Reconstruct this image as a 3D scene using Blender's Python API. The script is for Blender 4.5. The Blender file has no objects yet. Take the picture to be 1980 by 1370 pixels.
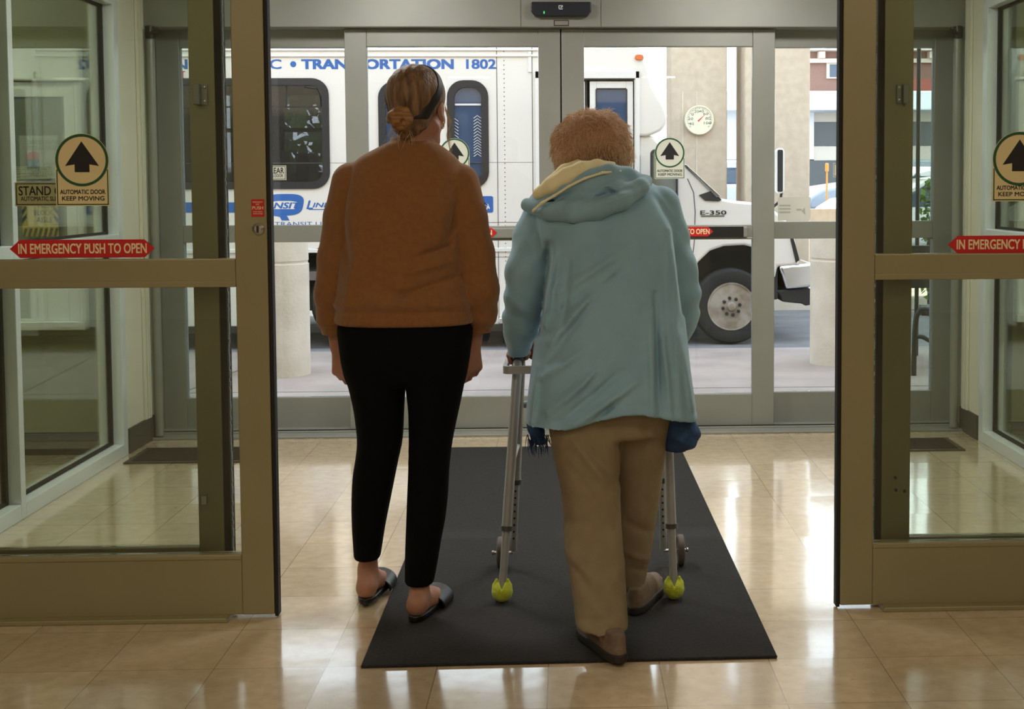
import bpy, bmesh, math, random
import numpy as np
from mathutils import Vector, Matrix
random.seed(7); np.random.seed(7)
SC = bpy.context.scene
COL = SC.collection
R = math.radians

# ------------------------------------------------------------------ camera
CAM_F, CAM_PX, CAM_PY = 2458.8, 1185.0, 495.5        # focal length and principal point for a 1980 x 1370 frame
PITCH, YAW, ROLL, EYE = 0.056405, 0.035986, -0.004084, 1.3174
_f = Vector((math.sin(YAW)*math.cos(PITCH), math.cos(YAW)*math.cos(PITCH), -math.sin(PITCH)))
_r = Vector((math.cos(YAW), -math.sin(YAW), 0)); _u = _r.cross(_f)
CR = math.cos(ROLL)*_r + math.sin(ROLL)*_u
CU = -math.sin(ROLL)*_r + math.cos(ROLL)*_u
CF = _f
cam_data = bpy.data.cameras.new('camera'); cam = bpy.data.objects.new('camera', cam_data); COL.objects.link(cam)
m = Matrix.Identity(4)
for i in range(3):
    m[i][0] = CR[i]; m[i][1] = CU[i]; m[i][2] = -CF[i]
m[2][3] = EYE
cam.matrix_world = m
cam_data.sensor_width = 36.0; cam_data.sensor_fit = 'HORIZONTAL'
cam_data.lens = CAM_F/1980*36.0
cam_data.shift_x = -(CAM_PX-990)/1980
cam_data.shift_y = (CAM_PY-685)/1980
cam_data.clip_end = 300
SC.camera = cam

def at(px, py, Y):
    "the place on the upright plane at distance Y that a measurement (px, py) refers to"
    d = (px-CAM_PX)/CAM_F*CR - (py-CAM_PY)/CAM_F*CU + CF
    return Vector((0, 0, EYE)) + d*(Y/d.y)
def atx(px, py, X):
    d = (px-CAM_PX)/CAM_F*CR - (py-CAM_PY)/CAM_F*CU + CF
    return Vector((0, 0, EYE)) + d*(X/d.x)
def ground(px, py, z=0.0):
    d = (px-CAM_PX)/CAM_F*CR - (py-CAM_PY)/CAM_F*CU + CF
    return Vector((0, 0, EYE)) + d*((z-EYE)/d.z)

# ------------------------------------------------------------------ light and exposure
SC.view_settings.view_transform = 'Standard'
SC.view_settings.look = 'None'
SC.view_settings.gamma = 1.0
SC.view_settings.use_curve_mapping = False
SC.view_settings.exposure = 0.0
SKY_STRENGTH, SUN_STRENGTH, LOBBY_W, VEST_W, SIDE_W = 4.6, 10.0, 18.0, 36.0, 60.0
W = bpy.data.worlds.new('sky'); SC.world = W; W.use_nodes = True
wn = W.node_tree.nodes; wl = W.node_tree.links
wbg = wn['Background']
geo = wn.new('ShaderNodeTexCoord'); sep = wn.new('ShaderNodeSeparateXYZ'); ramp = wn.new('ShaderNodeValToRGB')
wl.new(geo.outputs['Generated'], sep.inputs[0]); wl.new(sep.outputs['Z'], ramp.inputs[0]); wl.new(ramp.outputs[0], wbg.inputs[0])
ramp.color_ramp.elements[0].position = 0.0; ramp.color_ramp.elements[0].color = (0.93, 0.96, 1.0, 1)
ramp.color_ramp.elements[1].position = 0.7; ramp.color_ramp.elements[1].color = (0.66, 0.80, 1.0, 1)
wbg.inputs[1].default_value = SKY_STRENGTH
sd = bpy.data.lights.new('sun', 'SUN'); so = bpy.data.objects.new('sun', sd); COL.objects.link(so)
sd.energy = SUN_STRENGTH; sd.angle = R(0.6); sd.color = (1.0, 0.95, 0.86)
so.rotation_euler = (R(50), 0, R(-155))
def area_light(name, loc, sx, sy, power, color, rot=(0, 0, 0)):
    d = bpy.data.lights.new(name, 'AREA'); o = bpy.data.objects.new(name, d); COL.objects.link(o)
    d.shape = 'RECTANGLE'; d.size = sx; d.size_y = sy; d.energy = power; d.color = color
    o.location = loc; o.rotation_euler = rot
    return o
for i, (lx, ly) in enumerate([(-1.6, 1.6), (1.6, 1.6), (-1.6, -0.8), (1.6, -0.8), (-1.6, -3.2), (1.6, -3.2)]):
    area_light('lobby_ceiling_lamp', (lx, ly, 2.72), 1.2, 0.3, LOBBY_W, (1.0, 0.86, 0.66))
area_light('vestibule_fill_light', (-1.0, 5.3, 2.58), 0.6, 0.6, VEST_W, (1.0, 0.96, 0.92))  # unseen sources, powered to brighten the vestibule walls
area_light('vestibule_fill_light', (1.0, 5.3, 2.58), 0.6, 0.6, VEST_W, (1.0, 0.96, 0.92))

area_light('side_room_fill_light', (-3.6, 5.0, 2.6), 0.6, 0.6, SIDE_W, (1.0, 0.95, 0.80))  # unseen sources added to brighten the side rooms
area_light('side_room_fill_light', (3.6, 5.0, 2.6), 0.6, 0.6, SIDE_W, (1.0, 0.95, 0.80))

# ------------------------------------------------------------------ materials
def srgb(r, g, b):
    def c(v):
        v /= 255.0
        return v/12.92 if v <= 0.04045 else ((v+0.055)/1.055)**2.4
    return (c(r), c(g), c(b), 1.0)
def mat(name, rgb, rough=0.6, metal=0.0, var=0.0, scale=8.0, bump=0.0, bscale=60.0, stretch=None, spec=0.5, coat=0.0, sheen=0.0, rgb2=None, detail=4.0):
    M = bpy.data.materials.new(name); M.use_nodes = True
    nt = M.node_tree; b = nt.nodes['Principled BSDF']
    col = srgb(*rgb)
    b.inputs['Base Color'].default_value = col
    b.inputs['Roughness'].default_value = rough; b.inputs['Metallic'].default_value = metal
    b.inputs['Specular IOR Level'].default_value = spec
    b.inputs['Coat Weight'].default_value = coat
    b.inputs['Sheen Weight'].default_value = sheen
    if var or bump or rgb2:
        tc = nt.nodes.new('ShaderNodeTexCoord'); mp = nt.nodes.new('ShaderNodeMapping')
        nt.links.new(tc.outputs['Object'], mp.inputs[0])
        if stretch: mp.inputs['Scale'].default_value = stretch
        if var or rgb2:
            n = nt.nodes.new('ShaderNodeTexNoise'); n.inputs['Scale'].default_value = scale; n.inputs['Detail'].default_value = detail
            nt.links.new(mp.outputs[0], n.inputs[0])
            rp = nt.nodes.new('ShaderNodeValToRGB')
            nt.links.new(n.outputs[0], rp.inputs[0])
            c2 = srgb(*rgb2) if rgb2 else tuple(min(1, v*(1-var)) for v in col[:3])+(1,)
            c1 = col if rgb2 else tuple(min(1, v*(1+var)) for v in col[:3])+(1,)
            rp.color_ramp.elements[0].position = 0.35; rp.color_ramp.elements[0].color = c2
            rp.color_ramp.elements[1].position = 0.65; rp.color_ramp.elements[1].color = c1
            nt.links.new(rp.outputs[0], b.inputs['Base Color'])
        if bump:
            n2 = nt.nodes.new('ShaderNodeTexNoise'); n2.inputs['Scale'].default_value = bscale; n2.inputs['Detail'].default_value = 3
            nt.links.new(mp.outputs[0], n2.inputs[0])
            bp = nt.nodes.new('ShaderNodeBump'); bp.inputs['Strength'].default_value = bump; bp.inputs['Distance'].default_value = 0.01
            nt.links.new(n2.outputs[0], bp.inputs['Height']); nt.links.new(bp.outputs[0], b.inputs['Normal'])
    return M
def glass_mat(name, tint, refl=1.0, rough=0.0, ior=1.5):
    "flat window glass: lets light straight through, mirrors some of it by Fresnel"
    M = bpy.data.materials.new(name); M.use_nodes = True
    nt = M.node_tree; nt.nodes.clear()
    out = nt.nodes.new('ShaderNodeOutputMaterial'); mx = nt.nodes.new('ShaderNodeMixShader')
    tr = nt.nodes.new('ShaderNodeBsdfTransparent'); gl = nt.nodes.new('ShaderNodeBsdfGlossy'); fr = nt.nodes.new('ShaderNodeFresnel')
    mu = nt.nodes.new('ShaderNodeMath'); mu.operation = 'MULTIPLY'; mu.inputs[1].default_value = refl
    tr.inputs[0].default_value = (*tint, 1); gl.inputs['Roughness'].default_value = rough
    gl.inputs[0].default_value = (0.95, 0.97, 1, 1)
    fr.inputs[0].default_value = ior
    nt.links.new(fr.outputs[0], mu.inputs[0]); nt.links.new(mu.outputs[0], mx.inputs[0])
    nt.links.new(tr.outputs[0], mx.inputs[1]); nt.links.new(gl.outputs[0], mx.inputs[2]); nt.links.new(mx.outputs[0], out.inputs[0])
    return M
def emit_mat(name, rgb, s):
    M = bpy.data.materials.new(name); M.use_nodes = True
    b = M.node_tree.nodes['Principled BSDF']
    b.inputs['Base Color'].default_value = srgb(*rgb); b.inputs['Emission Color'].default_value = srgb(*rgb); b.inputs['Emission Strength'].default_value = s
    return M

MT = {}
MT['alu_warm'] = mat('champagne aluminium', (150, 142, 108), 0.42, 0.2, var=0.05, scale=3)
MT['alu_grey'] = mat('grey anodised aluminium', (147, 149, 142), 0.42, 0.3, var=0.05, scale=3)
MT['alu_white'] = mat('pale aluminium', (225, 230, 235), 0.25, 0.1, var=0.03, scale=3)
MT['gasket'] = mat('black rubber', (22, 20, 20), 0.7)
MT['pile'] = mat('grey pile seal', (150, 160, 170), 0.9, var=0.3, scale=200)
MT['steel'] = mat('brushed steel', (190, 190, 188), 0.3, 0.9)
MT['dark_steel'] = mat('dark steel', (60, 60, 58), 0.4, 0.6)
MT['glass'] = glass_mat('door glass', (0.90, 0.925, 0.91), 0.9)
MT['glass_near'] = glass_mat('near door glass', (0.86, 0.885, 0.85), 0.9)
MT['glass_side'] = glass_mat('side window glass', (0.86, 0.89, 0.85), 0.45)
MT['wall'] = mat('cream painted wall', (226, 222, 205), 0.7, var=0.03, scale=2, bump=0.05, bscale=200)
MT['olive'] = mat('olive painted wall', (150, 148, 116), 0.8, var=0.04, scale=2)
MT['base'] = mat('dark vinyl base', (72, 68, 62), 0.5)
MT['ceil'] = mat('ceiling board', (215, 212, 200), 0.9)
MT['white'] = mat('white paint', (232, 232, 228), 0.5)
MT['sticker'] = mat('cream sticker', (226, 210, 160), 0.6)
MT['sticker_w'] = mat('pale sticker', (215, 218, 205), 0.6)
MT['black'] = mat('black print', (18, 17, 17), 0.6)
MT['green'] = mat('green print', (28, 84, 48), 0.6)
MT['red'] = mat('red print', (200, 26, 26), 0.5)
MT['cream'] = mat('cream print', (240, 222, 180), 0.6)
MT['yellow'] = mat('yellow print', (196, 172, 50), 0.6)

# ------------------------------------------------------------------ mesh helpers
class MB:
    def __init__(self): self.bm = bmesh.new()
    def _mk(self, vs, fs):
        v = [self.bm.verts.new(p) for p in vs]
        for f in fs:
            try: self.bm.faces.new([v[i] for i in f])
            except ValueError: pass
        return v
    def box(self, x0, x1, y0, y1, z0, z1):
        if x0 > x1: x0, x1 = x1, x0
        if y0 > y1: y0, y1 = y1, y0
        if z0 > z1: z0, z1 = z1, z0
        self._mk([(x0,y0,z0),(x1,y0,z0),(x1,y1,z0),(x0,y1,z0),(x0,y0,z1),(x1,y0,z1),(x1,y1,z1),(x0,y1,z1)],
                 [(0,3,2,1),(4,5,6,7),(0,1,5,4),(1,2,6,5),(2,3,7,6),(3,0,4,7)])
        return self
    def prism(self, poly, y0, y1):
        "polygon of (x, z) carried from y0 to y1"
        n = len(poly)
        a = sum(poly[i][0]*poly[(i+1)%n][1]-poly[(i+1)%n][0]*poly[i][1] for i in range(n))
        if a < 0: poly = poly[::-1]
        if y0 > y1: y0, y1 = y1, y0
        self._mk([(x, y0, z) for x, z in poly]+[(x, y1, z) for x, z in poly],
                 [tuple(range(n)), tuple(range(2*n-1, n-1, -1))]+[(i, i+n, (i+1)%n+n, (i+1)%n) for i in range(n)])
        return self
    def tube(self, path, rad, seg=12, cap=True, flat=1.0):
        "round bar along a path; rad is one radius or one per point"
        path = [Vector(p) for p in path]; n = len(path)
        if not hasattr(rad, '__len__'): rad = [rad]*n
        up = None; rings = []
        for i, p in enumerate(path):
            t = (path[min(i+1, n-1)]-path[max(i-1, 0)]).normalized()
            if up is None:
                up = Vector((0, 0, 1)) if abs(t.z) < 0.9 else Vector((0, 1, 0))
            s = t.cross(up).normalized(); up = s.cross(t).normalized()
            rings.append([self.bm.verts.new(p+(s*math.cos(2*math.pi*k/seg)+up*math.sin(2*math.pi*k/seg)*flat)*rad[i]) for k in range(seg)])
        for i in range(n-1):
            for k in range(seg):
                self.bm.faces.new([rings[i][k], rings[i+1][k], rings[i+1][(k+1)%seg], rings[i][(k+1)%seg]])
        if cap:
            self.bm.faces.new(rings[0]); self.bm.faces.new(rings[-1][::-1])
        return self
    def lathe(self, prof, c=(0, 0, 0), axis='Z', seg=32, a0=0, a1=2*math.pi):
        "profile of (radius, height) turned about an axis through c"
        rings = []; full = abs(a1-a0-2*math.pi) < 1e-6
        ns = seg if full else seg+1
        for r, h in prof:
            ring = []
            for k in range(ns):
                a = a0+(a1-a0)*k/seg
                x, y = max(r, 1e-5)*math.cos(a), max(r, 1e-5)*math.sin(a)
                p = {'Z': (x, y, h), 'Y': (x, h, y), 'X': (h, x, y)}[axis]
                ring.append(self.bm.verts.new((c[0]+p[0], c[1]+p[1], c[2]+p[2])))
            rings.append(ring)
        for i in range(len(prof)-1):
            for k in range(seg if full else seg):
                k2 = (k+1) % ns
                self.bm.faces.new([rings[i][k], rings[i][k2], rings[i+1][k2], rings[i+1][k]])
        if prof[0][0] > 1e-4 and full: self.bm.faces.new(rings[0][::-1])
        if prof[-1][0] > 1e-4 and full: self.bm.faces.new(rings[-1])
        return self
    def grid(self, fn, nu, nv, wrapu=False):
        vs = [[self.bm.verts.new(fn(i/(nu if wrapu else nu-1), j/(nv-1))) for j in range(nv)] for i in range(nu)]
        for i in range(nu if wrapu else nu-1):
            for j in range(nv-1):
                a = vs[i]; b = vs[(i+1) % nu]
                self.bm.faces.new([a[j], b[j], b[j+1], a[j+1]])
        return self
    def done(self, name, material, parent=None, smooth=False, bevel=0.0, seg=2, kind=None, label=None, auto=None):
        bmesh.ops.recalc_face_normals(self.bm, faces=self.bm.faces[:])
        me = bpy.data.meshes.new(name); self.bm.to_mesh(me); self.bm.free()
        return link(name, me, material, parent, smooth, bevel, seg, kind, label, auto)
def link(name, me, material, parent=None, smooth=False, bevel=0.0, seg=2, kind=None, label=None, auto=None):
    o = bpy.data.objects.new(name, me); COL.objects.link(o)
    if material is not None: me.materials.append(material)
    if smooth or auto:
        for p in me.polygons: p.use_smooth = True
        if auto: me.set_sharp_from_angle(angle=R(auto))
    if bevel:
        b = o.modifiers.new('edge', 'BEVEL'); b.width = bevel; b.segments = seg; b.limit_method = 'ANGLE'; b.angle_limit = R(40)
    if parent is not None:
        o.parent = parent
        o.matrix_parent_inverse = Matrix.Translation(-Vector(parent.location))
    if kind: o['kind'] = kind
    if label: o['label'] = label
    return o
def thing(name, label, cat, loc=(0, 0, 0), group=None, kind=None):
    o = bpy.data.objects.new(name, None); COL.objects.link(o); o.location = loc
    o['label'] = label; o['category'] = cat
    if group: o['group'] = group
    if kind: o['kind'] = kind
    o.empty_display_size = 0.1
    return o
def tag(o, label, cat, group=None, kind=None):
    o['label'] = label; o['category'] = cat
    if group: o['group'] = group
    if kind: o['kind'] = kind
    return o
_fonts = {}
def text_mesh(s, x0, x1, z0, z1, Y, name, material, parent, depth=0.0006, face=-1, shear=0.0, bold=0.0, label=None, keep=False, space=1.0):
    "writing on an upright plane, fitted to the box x0..x1, z0..z1 and read from the camera's side"
    cu = bpy.data.curves.new('t', 'FONT'); cu.body = s; cu.align_x = 'LEFT'; cu.extrude = 0.0; cu.shear = shear; cu.space_character = space
    cu.resolution_u = 3
    o = bpy.data.objects.new('t', cu); COL.objects.link(o)
    dg = bpy.context.evaluated_depsgraph_get(); dg.update()
    me = bpy.data.meshes.new_from_object(o.evaluated_get(dg))
    bpy.data.objects.remove(o); bpy.data.curves.remove(cu)
    co = np.array([v.co[:] for v in me.vertices])
    lo, hi = co.min(0), co.max(0)
    sx = (x1-x0)/(hi[0]-lo[0]); sz = (z1-z0)/(hi[1]-lo[1])
    for v, c in zip(me.vertices, co):
        v.co = (x0+(c[0]-lo[0])*sx, Y, z0+(c[1]-lo[1])*sz)
    if bold:                                            # heavier strokes: the same outlines laid side by side
        vs = [v.co[:] for v in me.vertices]; fs = [tuple(p.vertices) for p in me.polygons]; n = len(vs); V = []; F = []
        for k, (u, w) in enumerate(((-1, -1), (1, -1), (1, 1), (-1, 1), (0, 0))):
            V += [(v[0]+u*bold*sx, v[1]-k*0.00002, v[2]+w*bold*sz*0.7) for v in vs]; F += [tuple(i+k*n for i in f) for f in fs]
        me = bpy.data.meshes.new(name); me.from_pydata(V, [], F)
    me.update(); me.name = name
    return link(name, me, material, parent, label=label)

# ------------------------------------------------------------------ smooth bodies from distance fields
def smin(a, b, k):
    h = np.clip(0.5+0.5*(b-a)/k, 0, 1)
    return b+(a-b)*h-k*h*(1-h)
def smax(a, b, k): return -smin(-a, -b, k)
def cone(P, a, b, ra, rb, sq=None):
    "capsule from a to b whose radius runs from ra to rb"
    a = np.array(a, float); b = np.array(b, float); ab = b-a
    t = np.clip(((P[0]-a[0])*ab[0]+(P[1]-a[1])*ab[1]+(P[2]-a[2])*ab[2])/max(ab@ab, 1e-9), 0, 1)
    dx = P[0]-a[0]-t*ab[0]; dy = P[1]-a[1]-t*ab[1]; dz = P[2]-a[2]-t*ab[2]
    if sq: dx = dx/sq[0]; dy = dy/sq[1]; dz = dz/sq[2]
    return np.sqrt(dx*dx+dy*dy+dz*dz)-(ra+(rb-ra)*t)
def chain(P, pts, rad, k=0.01):
    d = None
    for i in range(len(pts)-1):
        e = cone(P, pts[i], pts[i+1], rad[i], rad[i+1])
        d = e if d is None else (smin(d, e, k) if k else np.minimum(d, e))
    return d
def ell(P, c, r):
    x = (P[0]-c[0])/r[0]; y = (P[1]-c[1])/r[1]; z = (P[2]-c[2])/r[2]
    k0 = np.sqrt(x*x+y*y+z*z); k1 = np.sqrt((x/r[0])**2+(y/r[1])**2+(z/r[2])**2)
    return k0*(k0-1)/np.maximum(k1, 1e-6)
def rings(P, tab, ex=2.4, cap=0.01):
    "stack of oval sections: rows of (z, centre x, half width, centre y, half depth)"
    t = np.array(sorted(tab), float)
    cx = np.interp(P[2], t[:, 0], t[:, 1]); a = np.interp(P[2], t[:, 0], t[:, 2])
    cy = np.interp(P[2], t[:, 0], t[:, 3]); b = np.interp(P[2], t[:, 0], t[:, 4])
    q = (np.abs((P[0]-cx)/a)**ex+np.abs((P[1]-cy)/b)**ex)**(1/ex)
    d = (q-1)*np.minimum(a, b)
    return smax(d, np.maximum(P[2]-t[-1, 0], t[0, 0]-P[2]), cap)
def smooth_tab(tab, n=40):
    "the same rows with eased steps between them"
    t = np.array(sorted(tab), float); z = np.linspace(t[0, 0], t[-1, 0], n)
    out = [z]
    for c in range(1, t.shape[1]):
        v = np.interp(z, t[:, 0], t[:, c])
        for _ in range(3):
            w = v.copy(); w[1:-1] = (v[:-2]+2*v[1:-1]+v[2:])/4; v = w
        out.append(v)
    return np.stack(out, 1).tolist()
def turn(P, c, yaw=0.0, pitch=0.0, roll=0.0):
    "local right / forward / up about c for something that looks along yaw"
    x, y, z = P[0]-c[0], P[1]-c[1], P[2]-c[2]
    ca, sa = math.cos(yaw), math.sin(yaw)
    X = x*ca-y*sa; Yv = x*sa+y*ca                     # yaw > 0 looks to the right
    ca, sa = math.cos(pitch), math.sin(pitch)
    Y2 = Yv*ca+z*sa; Z2 = -Yv*sa+z*ca                 # pitch > 0 looks up
    ca, sa = math.cos(roll), math.sin(roll)
    return (X*ca+Z2*sa, Y2, -X*sa+Z2*ca)
def surface(fn, lo, hi, h, relax=2):
    "mesh of the zero level of fn (surface nets)"
    lo = np.array(lo, float); n = np.ceil((np.array(hi)-lo)/h).astype(int)+1
    g = [lo[i]+h*np.arange(n[i]) for i in range(3)]
    D = np.empty(n, np.float32)
    for s in range(0, n[2], 48):
        P = np.meshgrid(g[0], g[1], g[2][s:s+48], indexing='ij')
        D[:, :, s:s+48] = fn(P)
    S = D < 0
    cn = n-1
    cnt = np.zeros(cn, np.int8); acc = np.zeros((*cn, 3), np.float32)
    sl = lambda o: tuple(slice(o[i], o[i]+cn[i]) for i in range(3))
    import itertools
    for ax in range(3):
        for o2 in itertools.product((0, 1), repeat=2):
            o0 = [0, 0, 0]; oth = [i for i in range(3) if i != ax]
            o0[oth[0]], o0[oth[1]] = o2; o1 = list(o0); o1[ax] = 1
            a = D[sl(o0)]; b = D[sl(o1)]
            cr = (a < 0) != (b < 0)
            t = np.where(cr, a/np.where(cr, a-b, 1), 0)
            cnt += cr
            for i in range(3):
                acc[..., i] += np.where(cr, o0[i]+(t if i == ax else 0), 0)
    act = cnt > 0
    idx = -np.ones(cn, np.int64); k = np.argwhere(act); idx[act] = np.arange(len(k))
    V = lo+h*(k+acc[act]/cnt[act][:, None])
    F = []
    for ax in range(3):
        u, v = [(1, 2), (2, 0), (0, 1)][ax]
        a = np.take(S, range(0, n[ax]-1), ax); b = np.take(S, range(1, n[ax]), ax)
        e = np.argwhere(a != b)
        ok = (e[:, u] > 0) & (e[:, v] > 0) & (e[:, u] < n[u]-1) & (e[:, v] < n[v]-1)
        e = e[ok]
        if not len(e): continue
        q = []
        for du, dv in ((-1, -1), (0, -1), (0, 0), (-1, 0)):
            c = e.copy(); c[:, u] += du; c[:, v] += dv
            q.append(idx[c[:, 0], c[:, 1], c[:, 2]])
        q = np.stack(q, 1)
        ins = S[e[:, 0], e[:, 1], e[:, 2]]
        q[~ins] = q[~ins][:, ::-1]
        F.append(q)
    F = np.concatenate(F)
    if relax:
        ed = np.concatenate([F[:, [0, 1]], F[:, [1, 2]], F[:, [2, 3]], F[:, [3, 0]]])
        ed = np.concatenate([ed, ed[:, ::-1]])
        deg = np.bincount(ed[:, 0], minlength=len(V))[:, None]
        for _ in range(relax):
            A = np.stack([np.bincount(ed[:, 0], weights=V[ed[:, 1], i], minlength=len(V)) for i in range(3)], 1)
            V = 0.5*V+0.5*A/np.maximum(deg, 1)
    return V, F
def body_mesh(name, fn, lo, hi, h, material, parent, relax=2, label=None):
    V, F = surface(fn, lo, hi, h, relax)
    me = bpy.data.meshes.new(name)
    me.vertices.add(len(V)); me.vertices.foreach_set('co', V.astype(np.float32).ravel())
    me.loops.add(F.size); me.loops.foreach_set('vertex_index', F.astype(np.int32).ravel())
    me.polygons.add(len(F)); me.polygons.foreach_set('loop_start', np.arange(0, F.size, 4, dtype=np.int32))
    me.update(calc_edges=True); me.validate()
    return link(name, me, material, parent, smooth=True, label=label)
def strands(name, curves, radius, material, parent, label=None):
    "many fine hairs as one curve object"
    vs = []; fs = []
    for pts in curves:
        n = len(pts); k0 = len(vs)
        for i, p in enumerate(pts):
            p = Vector(p); t = (Vector(pts[min(i+1, n-1)])-Vector(pts[max(i-1, 0)])).normalized()
            s = t.cross(Vector((0.3, 1, 0.2))).normalized(); u = s.cross(t); r = radius*(1.0 if i < n-1 else 0.25)
            vs += [p+s*r, p+(u*.87-s*.5)*r, p-(u*.87+s*.5)*r]
        for i in range(n-1):
            for j in range(3):
                fs.append((k0+3*i+j, k0+3*i+(j+1) % 3, k0+3*i+3+(j+1) % 3, k0+3*i+3+j))
    me = bpy.data.meshes.new(name); me.from_pydata([tuple(v) for v in vs], [], fs); me.update()
    o = link(name, me, material, parent, smooth=True, kind='stuff', label=label)
    return o
# ================================================================== the setting
YN, YA, YS, YH = 3.85, 6.75, 6.83, 6.68      # near leaves, far leaves, far sidelights, far header face
XL, XR = -2.165, 2.10                         # faces of the side glazing
GX, GY, TILE = 0.5518, 5.8843, 0.3048         # a joint crossing of the floor tiles

def floor_material():
    M = bpy.data.materials.new('waxed vinyl tile'); M.use_nodes = True
    nt = M.node_tree; N = nt.nodes; L = nt.links; b = N['Principled BSDF']
    g = N.new('ShaderNodeNewGeometry'); off = N.new('ShaderNodeVectorMath'); off.operation = 'SUBTRACT'; off.inputs[1].default_value = (GX, GY, 0)
    sc = N.new('ShaderNodeVectorMath'); sc.operation = 'SCALE'; sc.inputs['Scale'].default_value = 1/TILE
    L.new(g.outputs['Position'], off.inputs[0]); L.new(off.outputs[0], sc.inputs[0])
    fl = N.new('ShaderNodeVectorMath'); fl.operation = 'FLOOR'; L.new(sc.outputs[0], fl.inputs[0])
    wn_ = N.new('ShaderNodeTexWhiteNoise'); wn_.noise_dimensions = '2D'; L.new(fl.outputs[0], wn_.inputs['Vector'])
    # joints
    fr = N.new('ShaderNodeVectorMath'); fr.operation = 'FRACTION'; L.new(sc.outputs[0], fr.inputs[0])
    sp = N.new('ShaderNodeSeparateXYZ'); L.new(fr.outputs[0], sp.inputs[0])
    def edge(sock):
        a = N.new('ShaderNodeMath'); a.operation = 'PINGPONG'; a.inputs[1].default_value = 0.5; L.new(sock, a.inputs[0]); return a.outputs[0]
    mn = N.new('ShaderNodeMath'); mn.operation = 'MINIMUM'; L.new(edge(sp.outputs[0]), mn.inputs[0]); L.new(edge(sp.outputs[1]), mn.inputs[1])
    jr = N.new('ShaderNodeMapRange'); jr.inputs[1].default_value = 0.0; jr.inputs[2].default_value = 0.006; L.new(mn.outputs[0], jr.inputs[0])
    # flecks
    n1 = N.new('ShaderNodeTexNoise'); n1.inputs['Scale'].default_value = 22; n1.inputs['Detail'].default_value = 6; L.new(g.outputs['Position'], n1.inputs[0])
    n2 = N.new('ShaderNodeTexNoise'); n2.inputs['Scale'].default_value = 70; n2.inputs['Detail'].default_value = 2
    mp = N.new('ShaderNodeMapping'); mp.inputs['Scale'].default_value = (0.5, 1.4, 1); L.new(g.outputs['Position'], mp.inputs[0]); L.new(mp.outputs[0], n2.inputs[0])
    rp = N.new('ShaderNodeValToRGB'); L.new(n1.outputs[0], rp.inputs[0])
    rp.color_ramp.elements[0].position = 0.3; rp.color_ramp.elements[0].color = srgb(200, 178, 146)
    rp.color_ramp.elements[1].position = 0.7; rp.color_ramp.elements[1].color = srgb(216, 196, 164)
    rf = N.new('ShaderNodeValToRGB'); L.new(n2.outputs[0], rf.inputs[0])
    rf.color_ramp.elements[0].position = 0.25; rf.color_ramp.elements[0].color = (0.55, 0.5, 0.45, 1)
    rf.color_ramp.elements[1].position = 0.34; rf.color_ramp.elements[1].color = (1, 1, 1, 1)
    m1 = N.new('ShaderNodeMix'); m1.data_type = 'RGBA'; m1.blend_type = 'MULTIPLY'; m1.inputs[0].default_value = 0.6
    L.new(rp.outputs[0], m1.inputs[6]); L.new(rf.outputs[0], m1.inputs[7])
    tv = N.new('ShaderNodeMapRange'); tv.inputs[3].default_value = 0.93; tv.inputs[4].default_value = 1.04; L.new(wn_.outputs['Value'], tv.inputs[0])
    m2 = N.new('ShaderNodeVectorMath'); m2.operation = 'SCALE'; L.new(m1.outputs[2], m2.inputs[0]); L.new(tv.outputs[0], m2.inputs['Scale'])
    m3 = N.new('ShaderNodeMix'); m3.data_type = 'RGBA'; L.new(jr.outputs[0], m3.inputs[0]); m3.inputs[6].default_value = srgb(120, 98, 70); L.new(m2.outputs[0], m3.inputs[7])
    L.new(m3.outputs[2], b.inputs['Base Color'])
    # every tile lies at a hair's tilt of its own, so reflections break at the joints
    cs = N.new('ShaderNodeVectorMath'); cs.operation = 'SUBTRACT'; cs.inputs[1].default_value = (0.5, 0.5, 0.5); L.new(wn_.outputs['Color'], cs.inputs[0])
    ts = N.new('ShaderNodeVectorMath'); ts.operation = 'MULTIPLY'; ts.inputs[1].default_value = (0.012, 0.012, 0); L.new(cs.outputs[0], ts.inputs[0])
    n3 = N.new('ShaderNodeTexNoise'); n3.inputs['Scale'].default_value = 5.0; n3.inputs['Detail'].default_value = 2; L.new(g.outputs['Position'], n3.inputs[0])
    bp = N.new('ShaderNodeBump'); bp.inputs['Strength'].default_value = 0.03; bp.inputs['Distance'].default_value = 0.02; L.new(n3.outputs[0], bp.inputs['Height'])
    ad = N.new('ShaderNodeVectorMath'); ad.operation = 'ADD'; L.new(bp.outputs[0], ad.inputs[0]); L.new(ts.outputs[0], ad.inputs[1])
    nm = N.new('ShaderNodeVectorMath'); nm.operation = 'NORMALIZE'; L.new(ad.outputs[0], nm.inputs[0])
    L.new(nm.outputs[0], b.inputs['Normal']); L.new(nm.outputs[0], b.inputs['Coat Normal'])
    b.inputs['Roughness'].default_value = 0.16; b.inputs['IOR'].default_value = 1.55
    b.inputs['Coat Weight'].default_value = 1.0; b.inputs['Coat Roughness'].default_value = 0.085; b.inputs['Coat IOR'].default_value = 1.65
    return M
MT['floor'] = floor_material()
def S(name, mb, m_, label, cat='structure', **k):
    o = mb.done(name, m_, **k); tag(o, label, cat, kind='structure'); return o

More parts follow.
